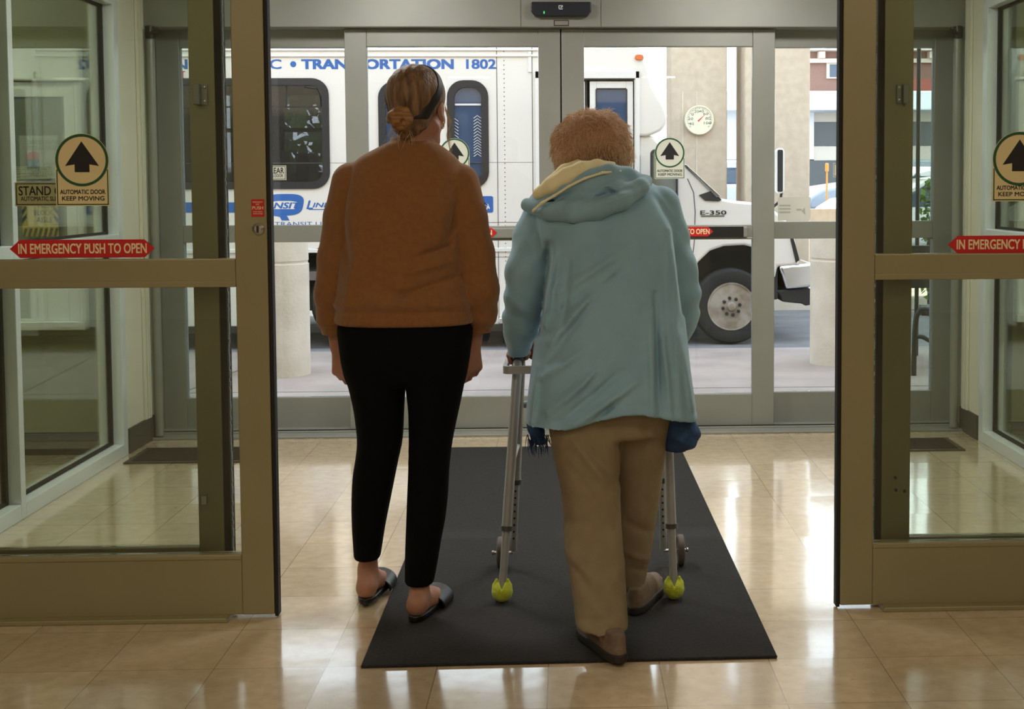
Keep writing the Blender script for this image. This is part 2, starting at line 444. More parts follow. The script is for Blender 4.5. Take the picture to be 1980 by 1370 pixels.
S('floor', MB().box(-5.2, 5.2, -5, 6.70, -0.08, 0), MT['floor'], 'glossy beige vinyl tile floor of the entrance', 'floor')
S('ceiling', MB().box(-5.2, 5.2, -5, 6.9, 2.75, 2.83), MT['ceil'], 'plain pale ceiling over the entrance', 'ceiling')
S('wall_back', MB().box(-5.2, 5.2, -5.1, -5, 0, 2.75), MT['wall'], 'cream lobby wall behind the viewer', 'wall')
S('wall_lobby_left', MB().box(-5.3, -5.2, -5, 7.0, 0, 2.75), MT['olive'], 'olive outer wall at the left end', 'wall')
S('wall_lobby_right', MB().box(5.2, 5.3, -5, 7.0, 0, 2.75), MT['olive'], 'olive outer wall at the right end', 'wall')
S('trim_1', MB().box(-2.35, 2.35, YN+0.0, YN+0.18, 2.18, 2.75), MT['alu_warm'], 'header above the nearer sliding doors', 'header')
S('wall_front_left', MB().box(-5.2, -2.36, YN, YN+0.15, 0, 2.75), MT['olive'], 'lobby wall left of the nearer doors', 'wall')
S('wall_front_right', MB().box(2.36, 5.2, YN, YN+0.15, 0, 2.75), MT['olive'], 'lobby wall right of the nearer doors', 'wall')

# ---- side glazing of the vestibule
def side_glazing(name, X, s, ys, label):
    "s = +1: room lies towards +x of the glazing"
    root = thing(name, label, 'window', (X, 5, 0), kind='structure')
    b = X-s*0.105
    fr = MB()
    for y0, y1 in ys: fr.box(b, X, y0, y1, 0, 2.75)
    for i in range(len(ys)-1):
        y0, y1 = ys[i][1], ys[i+1][0]
        fr.box(b, X, y0, y1, 0, 0.062); fr.box(b, X, y0, y1, 2.187, 2.245); fr.box(b, X, y0, y1, 1.03, 1.088); fr.box(b, X, y0, y1, 2.70, 2.75)
    fr.done('window_frame', MT['alu_white'], root, bevel=0.003)
    gk = MB(); g0 = X-s*0.050
    for i in range(len(ys)-1):
        y0, y1 = ys[i][1], ys[i+1][0]
        for z0, z1 in ((0.062, 1.03), (1.088, 2.187), (2.245, 2.70)):
            for a, c, d, e in ((y0, y0+0.02, z0, z1), (y1-0.022, y1, z0, z1), (y0, y1, z0, z0+0.012), (y0, y1, z1-0.012, z1)):
                gk.box(g0-s*0.02, g0, a, c, d, e)
            p = MB().box(g0-s*0.012, g0-s*0.007, y0+0.002, y1-0.002, z0+0.002, z1-0.002)
            p.done('pane', MT['glass_side'], root)
    gk.done('gasket', MT['gasket'], root)
    return root
side_glazing('window_1', XL, 1, [(3.98, 4.03), (5.055, 5.10), (6.224, 6.285)], 'pale framed glazed side wall of the vestibule, left side')
side_glazing('window_2', XR, -1, [(3.98, 4.03), (5.15, 5.20), (6.315, 6.385)], 'pale framed glazed side wall of the vestibule, right side')
S('wall_left', MB().box(XL-0.14, XL-0.006, 6.285, YH+0.02, 0, 2.75), MT['wall'], 'narrow cream wall left of the far doors', 'wall')
S('wall_right', MB().box(XR+0.006, XR+0.14, 6.385, YH+0.02, 0, 2.75), MT['wall'], 'narrow cream wall right of the far doors', 'wall')
S('baseboard_left', MB().box(XL-0.01, XL+0.004, 6.30, YH+0.01, 0, 0.125), MT['base'], 'dark vinyl base under the narrow left wall', 'baseboard')
S('baseboard_right', MB().box(XR-0.004, XR+0.01, 6.40, YH+0.01, 0, 0.125), MT['base'], 'dark vinyl base under the narrow right wall', 'baseboard')
t = MB()
for dy in (0.24, 0.27, 0.30): t.box(XL-0.004, XL+0.006+0.004*(dy > 0.25), 6.30+dy, 6.32+dy, 0.125, 2.75)
S('trim_2', t, MT['wall'], 'stepped cream trim at the left end wall', 'trim')
t = MB()
for dy in (0.19, 0.22, 0.25): t.box(XR-0.006-0.004*(dy > 0.2), XR+0.004, 6.37+dy, 6.39+dy, 0.125, 2.75)
S('trim_3', t, MT['wall'], 'stepped cream trim at the right end wall', 'trim')

# ---- end wall of each side room; its white doors model a reflection
def end_room(i, s, x_in, x_out, px_a, px_b, px_m):
    YE = 6.3
    S('wall_end_'+('left' if s < 0 else 'right'), MB().box(x_in, x_out, YE, YE+0.12, 0, 2.75), MT['olive'], 'olive end wall beyond the glazing, '+('left' if s < 0 else 'right')+' room', 'wall')
    S('baseboard_end_'+('left' if s < 0 else 'right'), MB().box(x_in, x_out, YE-0.012, YE, 0, 0.11), MT['base'], 'dark base of the olive end wall, '+('left' if s < 0 else 'right')+' room', 'baseboard')
    root = thing('door_%d' % i, 'reflection of white glazed doors, built in the olive end wall, '+('left' if s < 0 else 'right')+' room', 'door', (at(px_m, 400, YE).x, YE, 0), kind='structure')
    xa, xb = at(px_a, 300, YE).x, at(px_b, 300, YE).x
    zt, zh, zd, zb = at(100, 95, YE).z, at(100, 150, YE).z, at(100, 160, YE).z, at(100, 620, YE).z
    f = MB().box(xa, xb, YE-0.05, YE-0.001, zh, zt).box(xa-0.01, xb+0.01, YE-0.075, YE-0.001, zh-0.02, zh)
    f.box(xa, xb, YE-0.06, YE-0.001, zb-0.04, zb)
    f.box(xa, xa+0.03, YE-0.045, YE-0.001, zb, zd).box(xb-0.03, xb, YE-0.045, YE-0.001, zb, zd)
    f.done('reflected_casing', MT['white'], root, bevel=0.004)
    w = (xb-xa-0.06)/2
    for k in (0, 1):
        x0 = xa+0.03+k*(w+0.0); x1 = x0+w-0.004
        st = 0.05
        d = MB().box(x0, x0+st, YE-0.035, YE-0.001, zb, zd).box(x1-st, x1, YE-0.035, YE-0.001, zb, zd).box(x0+st, x1-st, YE-0.035, YE-0.001, zd-0.07, zd).box(x0+st, x1-st, YE-0.035, YE-0.001, zb, zb+0.16)
        leaf = d.done('door_leaf', MT['white'], root, bevel=0.003)
        MB().box(x0+st, x1-st, YE-0.02, YE-0.012, zb+0.16, zd-0.07).done('pane', MT['olive_glass'], leaf)
    return root
MT['olive_glass'] = mat('dim glazing', (120, 120, 96), 0.12)
end_room(1, -1, -5.2, XL-0.14, -160, 165, 30)
end_room(2, 1, XR+0.14, 5.2, 1962, 2280, 2100)

# ---- notices fixed behind the left glazing
YE = 6.262
no = thing('mail_notice', 'faded mail service notice with a red and blue mailbox, on the left glazing', 'sign', at(78, 290, YE))
x0, x1 = at(38, 290, YE).x, at(112, 290, YE).x
MT['pale_film'] = mat('pale notice', (168, 168, 150), 0.5)
MT['faded'] = mat('faded print', (92, 94, 90), 0.6)
MT['mail_red'] = mat('faded red', (170, 70, 66), 0.6); MT['mail_blue'] = mat('faded blue', (62, 96, 112), 0.6)
MB().box(x0, x1, YE, YE+0.002, at(78, 345, YE).z, at(78, 262, YE).z).done('sheet', MT['pale_film'], no)
text_mesh('UNITED STATES', at(45, 0, YE).x, at(107, 0, YE).x, at(78, 279, YE).z, at(78, 271, YE).z, YE-0.001, 'lettering', MT['faded'], no)
text_mesh('POSTAL SERVICE', at(45, 0, YE).x, at(109, 0, YE).x, at(78, 290, YE).z, at(78, 282, YE).z, YE-0.001, 'lettering', MT['faded'], no)
text_mesh('OFFICIAL MAIL', at(42, 0, YE).x, at(105, 0, YE).x, at(78, 341, YE).z, at(78, 335, YE).z, YE-0.001, 'lettering', MT['faded'], no)
def zpx(y): return at(78, y, YE).z
bx = [at(v, 300, YE).x for v in (52, 58, 64, 70, 76)]
MB().prism([(bx[0], zpx(308)), (bx[0], zpx(300)), (bx[1], zpx(294)), (bx[3], zpx(292)), (bx[4], zpx(297)), (bx[4], zpx(308))], YE-0.002, YE).done('mailbox_picture', MT['mail_red'], no)
MB().prism([(bx[0], zpx(308)), (bx[4], zpx(308)), (bx[4], zpx(329)), (bx[3]+0.008, zpx(329)), (bx[3]+0.008, zpx(326)), (bx[1]-0.01, zpx(326)), (bx[1]-0.01, zpx(329)), (bx[0], zpx(329))], YE-0.002, YE).done('mailbox_picture', MT['mail_blue'], no)
bs = thing('aisle_notice', 'yellow and black striped notice reading BLOCK AISLE, on the left glazing', 'sign', at(78, 428, YE))
x0, x1, z0, z1 = at(43, 428, YE).x, at(113, 428, YE).x, at(78, 457, YE).z, at(78, 376, YE).z
MB().box(x0, x1, YE, YE+0.002, z0, z1).done('sheet', MT['yellow'], bs)
st = MB(); hgt = (z1-z0)*0.2; n = 7; w = (x1-x0)/n
for k in range(n):
    a = x0+k*w
    st.prism([(a, z0), (a+w*0.5, z0), (min(a+w, x1), z0+hgt), (a+w*0.5, z0+hgt)], YE-0.001, YE)
for k in range(1, 4):
    za = z0+hgt+k*(z1-z0)*0.2-0.02
    st.prism([(x0, za), (x0+w*0.9, za+0.03), (x0+w*0.9, za+0.05), (x0, za+0.025)], YE-0.001, YE)
    st.prism([(x1, za), (x1-w*0.9, za+0.03), (x1-w*0.9, za+0.05), (x1, za+0.025)], YE-0.001, YE)
st.done('stripes', MT['black'], bs)
for s_, a, c, d, e in (('NOT', 62, 94, 402, 393), ('BLOCK', 54, 91, 416, 406), ('AISLE', 58, 90, 430, 420)):
    text_mesh(s_, at(a, 0, YE).x, at(c, 0, YE).x, zpx(d), zpx(e), YE-0.0015, 'lettering', MT['black'], bs)

# ================================================================== doors
def panes(root, name_mat, x0, x1, zs, y):
    for z0, z1 in zs:
        MB().box(x0+0.001, x1-0.001, y, y+0.006, z0+0.001, z1-0.001).done('pane', name_mat, root)
def arrow_sticker(root, px0, px1, py0, py1, Y, m_, label=None, small=''):
    a = at((px0+px1)/2, py0, Y); b = at((px0+px1)/2, py1, Y)
    xa, xb = at(px0, (py0+py1)/2, Y).x, at(px1, (py0+py1)/2, Y).x
    zt, zb = a.z, b.z; w = xb-xa; cx = (xa+xb)/2; r = w/2; cz = zt-r
    arc = [(cx+r*math.cos(t), cz+r*math.sin(t)) for t in np.linspace(math.pi, 0, 33)]
    base = MB().prism([(xa, zb)]+arc+[(xb, zb)], Y-0.0006, Y).done('direction_sticker', m_, root, label=label)
    base.matrix_parent_inverse = Matrix.Translation(-Vector(root.location))
    def sub(mb, nm, mm):
        o = mb.done(nm, mm); o.parent = base; return o
    ro, ri = r*0.985, r*0.885
    ring = MB(); n = 48
    for k in range(n):
        t0, t1 = 2*math.pi*k/n, 2*math.pi*(k+1)/n
        ring.prism([(cx+ri*math.cos(t0), cz+ri*math.sin(t0)), (cx+ro*math.cos(t0), cz+ro*math.sin(t0)), (cx+ro*math.cos(t1), cz+ro*math.sin(t1)), (cx+ri*math.cos(t1), cz+ri*math.sin(t1))], Y-0.0016, Y-0.0008)
    sub(ring, 'ring', MT['green'])
    ar = [(0, .72), (.64, -.22), (.28, -.16), (.28, -.46), (-.28, -.46), (-.28, -.16), (-.64, -.22)]
    sub(MB().prism([(cx+p*r*0.98, cz+q*r*0.98) for p, q in ar], Y-0.0016, Y-0.0008), 'arrow', MT['black'])
    e = w*0.02; bd = MB()
    zc = cz-r*0.35
    bd.box(xa+e, xa+2*e, Y-0.0012, Y-0.0007, zb+e, zc).box(xb-2*e, xb-e, Y-0.0012, Y-0.0007, zb+e, zc).box(xa+e, xb-e, Y-0.0012, Y-0.0007, zb+e, zb+2*e)
    sub(bd, 'border', MT['green'])
    H = zt-zb
    t1 = text_mesh('AUTOMATIC DOOR', xa+w*.08, xb-w*.08, zb+H*.165, zb+H*.225, Y-0.0014, 'lettering', MT['black'], None, bold=0.022); t1.parent = base
    t2 = text_mesh('KEEP MOVING', xa+w*.115, xb-w*.1, zb+H*.075, zb+H*.135, Y-0.0014, 'lettering', MT['black'], None, bold=0.016); t2.parent = base
    return base
def box_sticker(root, px0, px1, py0, py1, Y, m_, lines, name='clearance_sticker', border='black'):
    xa, xb = at(px0, (py0+py1)/2, Y).x, at(px1, (py0+py1)/2, Y).x
    xm = (px0+px1)/2; zt, zb = at(xm, py0, Y).z, at(xm, py1, Y).z
    base = MB().box(xa, xb, Y-0.0006, Y, zb, zt).done(name, m_, root)
    w, H = xb-xa, zt-zb
    if border:
        e = H*.05; bd = MB()
        bd.box(xa+e, xb-e, Y-0.0012, Y-0.0007, zb+e, zb+1.7*e).box(xa+e, xb-e, Y-0.0012, Y-0.0007, zt-1.7*e, zt-e).box(xa+e, xa+1.7*e, Y-0.0012, Y-0.0007, zb+e, zt-e).box(xb-1.7*e, xb-e, Y-0.0012, Y-0.0007, zb+e, zt-e)
        o = bd.done('border', MT[border]); o.parent = base
    for s_, u0, u1, v0, v1, mm in lines:
        o = text_mesh(s_, xa+w*u0, xa+w*u1, zb+H*v0, zb+H*v1, Y-0.0014, 'lettering', mm, None, bold=0.014); o.parent = base
    return base
def arrow_strip(root, px0, px1, py0, py1, Y, txt, both=True, u=(0.06, 0.945)):
    xa, xb = at(px0, (py0+py1)/2, Y).x, at(px1, (py0+py1)/2, Y).x
    xm = (px0+px1)/2; zt, zb = at(xm, py0, Y).z, at(xm, py1, Y).z; zc = (zt+zb)/2; k = (zt-zb)*0.55
    poly = [(xa, zc), (xa+k, zt), (xb-k, zt), (xb, zc), (xb-k, zb), (xa+k, zb)] if both else [(xa, zt), (xb-k, zt), (xb, zc), (xb-k, zb), (xa, zb)]
    base = MB().prism(poly, Y-0.0006, Y).done('emergency_sticker', MT['red'], root)
    o = text_mesh(txt, xa+(xb-xa)*u[0], xa+(xb-xa)*u[1], zb+(zt-zb)*.24, zb+(zt-zb)*.78, Y-0.0014, 'lettering', MT['cream'], None, bold=0.024); o.parent = base
    return base

# ---- nearer sliding leaves, pushed open to either side
ZT = 2.15
zm0, zm1, zr = at(452, 555, YN).z, at(452, 500, YN).z, at(455, 1072, YN).z
def near_leaf(name, s, x_in, x_out, label):
    "x_in: leading edge of the metal, x_out: far edge; s=+1 leading edge on the right"
    root = thing(name, label, 'door', (x_in, YN, 0), kind='structure')
    return root
dl = near_leaf('door_3', 1, 0, 0, 'tan framed glass sliding door pushed open, beside the woman in brown')
lx0, lx1 = at(456, 560, YN).x, at(518.5, 560, YN).x
f = MB()
f.box(lx0, lx1, YN, YN+0.045, 0.012, ZT).box(-2.25, -2.18, YN, YN+0.045, 0.012, ZT)
f.box(-2.18, lx0, YN+0.001, YN+0.044, zm0, zm1).box(-2.18, lx0, YN+0.001, YN+0.044, 0.012, zr).box(-2.18, lx0, YN+0.001, YN+0.044, ZT-0.1, ZT)
f.done('door_frame', MT['alu_warm'], dl, bevel=0.003)
MB().box(-2.18, lx0, YN-0.002, YN+0.005, zm0+0.001, zm0+0.018).box(-2.18, lx0, YN-0.002, YN+0.005, zr-0.014, zr-0.004).done('glazing_bead', MT['alu_warm'], dl, bevel=0.001)
MB().box(lx1, lx1+0.012, YN+0.004, YN+0.042, 0.005, ZT).done('edge_seal', MT['gasket'], dl, bevel=0.003)
panes(dl, MT['glass_near'], -2.18, lx0, [(zr, zm0), (zm1, ZT-0.1)], YN+0.02)
yst = YN+0.018
arrow_sticker(dl, 107, 211, 258, 398, yst, MT['sticker'])
arrow_strip(dl, 19, 299, 463, 498, yst, 'IN EMERGENCY PUSH TO OPEN')
box_sticker(dl, 486, 511, 385, 419, YN-0.0005, MT['red'], [('EMERGENCY', .12, .88, .8, .88, MT['cream']), ('EXIT', .36, .64, .67, .75, MT['cream']), ('PUSH', .08, .92, .42, .6, MT['cream']), ('DOOR SLIDES', .15, .85, .26, .33, MT['cream']), ('WHEN PUSHED', .12, .88, .14, .21, MT['cream'])], name='push_sticker', border=None)
c = at(500, 442, YN)
lk = MB().lathe([(0.0, -0.012), (0.010, -0.012), (0.0175, -0.006), (0.0185, 0.0)], c, 'Y', 28).done('lock_cylinder', MT['steel'], dl, auto=30)
k = MB().box(c.x-0.003, c.x+0.003, c.y-0.016, c.y-0.011, c.z-0.011, c.z+0.009).done('keyway', MT['dark_steel']); k.parent = lk

dr = near_leaf('door_4', -1, 0, 0, 'tan framed glass sliding door pushed open, on the side of the woman with the walker')
rx1, rx0 = at(1691.5, 560, YN).x, at(1628, 560, YN).x
zm0r, zm1r, zrr = at(1695, 541, YN).z, at(1695, 491, YN).z, at(1690, 1050, YN).z
f = MB()
f.box(rx0, rx1, YN, YN+0.045, 0.012, ZT).box(2.18, 2.25, YN, YN+0.045, 0.012, ZT)
f.box(rx1, 2.18, YN+0.001, YN+0.044, zm0r, zm1r).box(rx1, 2.18, YN+0.001, YN+0.044, 0.012, zrr).box(rx1, 2.18, YN+0.001, YN+0.044, ZT-0.1, ZT)
f.done('door_frame', MT['alu_warm'], dr, bevel=0.003)
MB().box(rx1, 2.18, YN-0.002, YN+0.005, zm0r+0.001, zm0r+0.018).box(rx1, 2.18, YN-0.002, YN+0.005, zrr-0.014, zrr-0.004).done('glazing_bead', MT['alu_warm'], dr, bevel=0.001)
MB().box(rx0-0.012, rx0, YN+0.004, YN+0.042, 0.005, ZT).done('edge_seal', MT['gasket'], dr, bevel=0.003)
panes(dr, MT['glass_near'], rx1, 2.18, [(zrr, zm0r), (zm1r, ZT-0.1)], YN+0.02)
arrow_sticker(dr, 1919, 2023, 254, 389, yst, MT['sticker'])
arrow_strip(dr, 1833, 2113, 455, 489, yst, 'IN EMERGENCY PUSH TO OPEN')

# ---- fixed lights behind them
YF = 3.93
def near_fixed(name, x0, x1, gk0, gk1, xo, label):
    root = thing(name, label, 'window', ((x0+x1)/2, YF, 0), kind='structure')
    f = MB().box(x0, x1, YF, YF+0.045, 0, 2.18)
    a, b = (xo, x0) if xo < x0 else (x1, xo)
    f.box(a, b, YF+0.002, YF+0.043, 0, 0.20).box(a, b, YF+0.002, YF+0.043, zm0+0.012, zm1-0.012).box(a, b, YF+0.002, YF+0.043, 2.08, 2.18)
    f.done('window_frame', MT['alu_warm'], root, bevel=0.003)
    MB().box(gk0, gk1, YF+0.0, YF+0.05, 0.0, 2.18).done('gasket', MT['gasket'], root)
    pe, ps = (gk1, 1) if gk1 > x1 else (gk0, -1)
    pl = MB(); rp_ = random.Random(5)
    for k in range(180):
        za_ = k*2.18/180; pl.box(pe, pe+ps*rp_.uniform(0.0015, 0.0045), YF+0.01, YF+0.02, za_, za_+2.18/180)
    pl.done('pile_seal', MT['pile'], root)
    panes(root, MT['glass_near'], a, b, [(0.20, zm0+0.012), (zm1-0.012, 2.08)], YF+0.02)
    return root
x0, x1 = at(374, 560, YF).x, at(424, 560, YF).x
fl = near_fixed('window_3', x0, x1, x1, at(437, 560, YF).x, -2.25, 'fixed glass light behind the open sliding door beside the woman in brown')
box_sticker(fl, 29, 170, 352, 398, YF+0.018, MT['sticker'], [('STAND CLEAR', .055, .95, .45, .83, MT['black']), ('AUTOMATIC SLIDING DOOR', .08, .94, .22, .4, MT['black'])])
for (y0, y1) in ((163, 203),):
    xa, xb, za, zb = at(378, 180, YF).x, at(402, 180, YF).x, at(390, y1, YF).z, at(390, y0, YF).z
    c = MB().box(xa, (xa+xb)/2, YF-0.028, YF, za, zb).box((xa+xb)/2-0.002, xb, YF-0.008, YF, za, zb).done('door_catch', MT['alu_grey'], fl, bevel=0.002)
    s = MB()
    for z in (za+0.01, zb-0.01): s.lathe([(0, -0.004), (0.004, -0.003), (0.0045, 0)], (xb-0.008, YF-0.008, z), 'Y', 12)
    s.done('screw', MT['steel'], None).parent = c
lt = MB(); c = at(399, 962, YF)
lt.box(c.x-0.012, c.x+0.004, YF-0.014, YF, c.z-0.018, c.z+0.008).tube([(c.x+0.0, YF-0.01, c.z+0.004), (c.x+0.012, YF-0.012, c.z+0.014)], 0.004, 8)
lt.done('floor_latch', MT['steel'], fl, bevel=0.002)
x0, x1 = at(1707, 560, YF).x, at(1763, 560, YF).x
fr_ = near_fixed('window_4', x0, x1, at(1695, 560, YF).x, x0, 2.25, 'fixed glass light behind the open sliding door beside the woman with the walker')
xa, xb, za, zb = at(1733, 180, YF).x, at(1754, 180, YF).x, at(1743, 200, YF).z, at(1743, 164, YF).z
c = MB().box(xa, (xa+xb)/2, YF-0.008, YF, za, zb).box((xa+xb)/2, xb, YF-0.026, YF, za, zb).done('door_catch', MT['alu_grey'], fr_, bevel=0.002)
s = MB()
for z in (za+0.01, zb-0.01): s.lathe([(0, -0.004), (0.004, -0.003), (0.0045, 0)], (xa+0.007, YF-0.008, z), 'Y', 12)
s.done('screw', MT['steel'], None).parent = c
s = MB()
for (a, b_) in ((1731, 923), (1732, 947), (1749, 949)): s.lathe([(0, -0.003), (0.005, -0.002), (0.0055, 0)], at(a, b_, YF), 'Y', 12)
s.done('screw', MT['dark_steel'], fr_)
# floor guides
xe = at(442, 1197, 3.82).x
S('trim_4', MB().prism([(-2.3, 0), (xe, 0), (xe-0.006, 0.014), (-2.3, 0.014)], YN-0.035, YN+0.04), MT['alu_warm'], 'low floor guide under the open sliding door beside the woman in brown', 'floor guide', bevel=0.003)
xe = at(1707, 1177, 3.82).x
S('trim_5', MB().prism([(2.3, 0), (xe, 0), (xe+0.006, 0.014), (2.3, 0.014)], YN-0.035, YN+0.04), MT['alu_warm'], 'low floor guide under the open sliding door beside the woman with the walker', 'floor guide', bevel=0.003)

# ---- far doors
zh = at(1080, 52, YH).z
S('trim_6', MB().box(-2.3, 2.24, YH, YH+0.24, zh, 2.75), MT['alu_grey'], 'long grey header box above the far sliding doors', 'header', bevel=0.003)
ms = thing('motion_sensor', 'black motion sensor bar with a green light, on the header above the far doors', 'sensor', at(1085, 20, YH))
x0, x1, z0, z1 = at(1027, 20, YH).x, at(1143, 20, YH).x, at(1085, 33, YH).z, at(1085, 6, YH).z
MT['sensor'] = mat('black plastic', (30, 34, 46), 0.35)
MB().prism([(x0, z0+0.025), (x0, z1-0.006), (x0+0.006, z1), (x1-0.006, z1), (x1, z1-0.006), (x1, z0+0.025), (x1-0.02, z0), (x0+0.02, z0)], YH-0.05, YH-0.001).done('housing', MT['sensor'], ms, bevel=0.006, seg=3)
lg = MB(); c = at(1084, 14, YH-0.05); e = 0.011
lg.box(c.x-e, c.x-e*.55, c.y-0.001, c.y, c.z-e, c.z+e).box(c.x-e, c.x+e*.2, c.y-0.001, c.y, c.z+e*.6, c.z+e).box(c.x-e, c.x+e, c.y-0.001, c.y, c.z-e, c.z-e*.6).box(c.x-.1*e, c.x+e*.7, c.y-0.001, c.y, c.z-.25*e, c.z+.2*e).box(c.x+.4*e, c.x+e, c.y-0.001, c.y, c.z+.1*e, c.z+e)
lg.done('logo', MT['alu_white'], ms)
c = at(1052, 24, YH-0.05); MB().box(c.x-0.0025, c.x+0.0025, c.y-0.001, c.y, c.z-0.006, c.z+0.006).done('status_light', emit_mat('green led', (70, 230, 90), 1.5), ms)
x0, x1, z0, z1 = at(1071, 45, YH).x, at(1100, 45, YH).x, at(1085, 50, YH).z, at(1085, 39, YH).z
npl = tag(MB().box(x0, x1, YH-0.003, YH-0.0005, z0, z1).done('maker_plate', MT['dark_steel'], bevel=0.001), 'small dark plate under the motion sensor', 'plate')
MB().box(x0+0.004, x1-0.004, YH-0.0036, YH-0.003, z0+0.004, z1-0.004).done('plate_face', MT['steel'], npl)
jn = MB()
for px in (1007, 1162): jn.box(at(px, 20, YH).x-0.0012, at(px, 20, YH).x+0.0012, YH-0.001, YH+0.002, zh, 2.75)
S('trim_7', jn, MT['dark_steel'], 'joint lines in the long grey header', 'joint')
zt0, zt1 = at(1080, 90, YA).z, at(1080, 56, YA).z
zq0, zq1 = at(1080, 462, YA).z, at(1080, 436, YA).z
zb1 = at(1080, 764.5, YA).z
def far_leaf(name, xs, label):
    a, b, c_, d = [at(x, 450, YA).x for x in xs]
    root = thing(name, label, 'door', ((a+d)/2, YA, 0), kind='structure')
    f = MB().box(a, b, YA, YA+0.045, 0.012, zt1).box(c_, d, YA, YA+0.045, 0.012, zt1)
    for z0, z1 in ((0.012, zb1), (zq0, zq1), (zt0, zt1)): f.box(b, c_, YA+0.001, YA+0.044, z0, z1)
    f.done('door_frame', MT['alu_grey'], root, bevel=0.003)
    panes(root, MT['glass'], b, c_, [(zb1, zq0), (zq1, zt0)], YA+0.02)
    return root, (a, b, c_, d)
d5, e5 = far_leaf('door_5', (671.5, 714, 1043.5, 1085.2), 'closed grey framed glass sliding door, the leaf behind the woman in brown')
d6, e6 = far_leaf('door_6', (1087.8, 1131, 1455, 1497.5), 'closed grey framed glass sliding door, the leaf behind the woman with the walker')
MB().box(e5[3], e6[0], YA+0.01, YA+0.035, 0.02, zt1).done('meeting_seal', MT['gasket'], d5)
for root, e, pxs in ((d5, e5, 960), (d6, e6, 1335)):
    bar = MB().box(e[1]+0.04, e[2]-0.03, YA-0.035, YA+0.0, zq0+0.006, zq1-0.008).done('push_bar', MT['alu_grey'], root, bevel=0.008, seg=3)
    MB().box(e[1], e[2], YA-0.012, YA, zq0-0.006, zq0+0.004).done('bar_rail', MT['alu_grey'], root, bevel=0.003)
x0, x1 = at(1160, 447, YA).x, at(1436, 447, YA).x
MB().box(x0, x1, YA-0.038, YA-0.030, at(1400, 457.5, YA).z, at(1400, 437.5, YA).z).done('black_label', MT['black'], d6, bevel=0.001)
arrow_strip(d6, 1218, 1379, 438.5, 457, YA-0.0385, 'IN EMERGENCY PUSH TO OPEN', True, (0.05, 0.955))
x0, x1 = at(720, 447, YA).x, at(957, 447, YA).x
arrow_strip(d5, 740, 961, 441, 459, YA-0.0385, 'IN EMERGENCY PUSH TO OPEN', True, (0.05, 0.955))
ysf = YA+0.0185
arrow_sticker(d5, 850, 908, 267, 346, ysf, MT['sticker_w'])
arrow_sticker(d6, 1266, 1324, 266, 345.5, ysf, MT['sticker_w'])
def far_fixed(name, xs, rails, label):
    a, b, c_, d = [at(x, 450, YS).x for x in xs]
    root = thing(name, label, 'window', ((a+d)/2, YS, 0), kind='structure')
    f = MB().box(a, b, YS, YS+0.05, 0, zt1+0.02).box(c_, d, YS, YS+0.05, 0, zt1+0.02)
    g0 = at(rails[0], rails[3], YS).z; m0, m1 = at(rails[0], rails[2], YS).z, at(rails[0], rails[1], YS).z
    t0 = at(rails[0], 92, YS).z
    for z0, z1 in ((0, g0), (m0, m1), (t0, zt1+0.02)): f.box(b, c_, YS+0.001, YS+0.049, z0, z1)
    f.done('window_frame', MT['alu_grey'], root, bevel=0.003)
    g = MB()
    for z0, z1 in ((g0, m0), (m1, t0)):
        g.box(b, b+0.006, YS+0.01, YS+0.035, z0, z1).box(c_-0.006, c_, YS+0.01, YS+0.035, z0, z1)
    g.done('gasket', MT['pile'], root)
    panes(root, MT['glass'], b, c_, [(g0, m0), (m1, t0)], YS+0.02)
    return root
w5 = far_fixed('window_5', (309, 354, 684, 712), (580, 435, 468, 768), 'fixed glass light left of the far sliding doors')
w6 = far_fixed('window_6', (1462, 1490, 1804, 1847), (1560, 428, 461, 757), 'fixed glass light right of the far sliding doors')
box_sticker(w5, 466, 553.5, 320, 348, YS+0.018, MT['sticker_w'], [('STAND CLEAR', .1, .95, .45, .85, MT['black']), ('AUTOMATIC SLIDING DOOR', .1, .93, .2, .4, MT['black'])])
box_sticker(w6, 1611, 1730, 315, 342, YS+0.018, MT['sticker_w'], [('STAND CLEAR', .07, .93, .45, .85, MT['black']), ('AUTOMATIC SLIDING DOOR', .08, .92, .2, .4, MT['black'])])
MT['paper'] = mat('white paper', (214, 216, 208), 0.8); MT['show_through'] = mat('print seen through paper', (176, 180, 172), 0.8)
pp = box_sticker(w6, 1504, 1567, 381, 426, YS+0.018, MT['paper'], [], name='paper_notice', border=None)
xa, za = at(1541, 405, YS).x, at(1541, 405, YS).z
o = MB().box(xa, xa+0.03, YS+0.0165, YS+0.0172, za-0.006, za+0.004).prism([(xa+0.028, za-0.01), (xa+0.045, za+0.012), (xa+0.05, za-0.03)], YS+0.0165, YS+0.0172)
for k_ in range(3): o.box(at(1509, 0, YS).x, at(1531, 0, YS).x, YS+0.0165, YS+0.0172, za+0.018-k_*0.018, za+0.026-k_*0.018)
o = o.done('faint_print', MT['show_through']); o.parent = pp
S('trim_8', MB().box(at(281, 450, YS).x, at(309, 450, YS).x, YH+0.02, YS+0.06, 0, 2.3), MT['alu_grey'], 'grey door jamb at the narrow left wall', 'jamb')
S('trim_9', MB().box(at(1847, 450, YS).x, at(1862, 450, YS).x, YH+0.02, YS+0.06, 0, 2.3), MT['alu_grey'], 'grey door jamb at the narrow right wall', 'jamb')
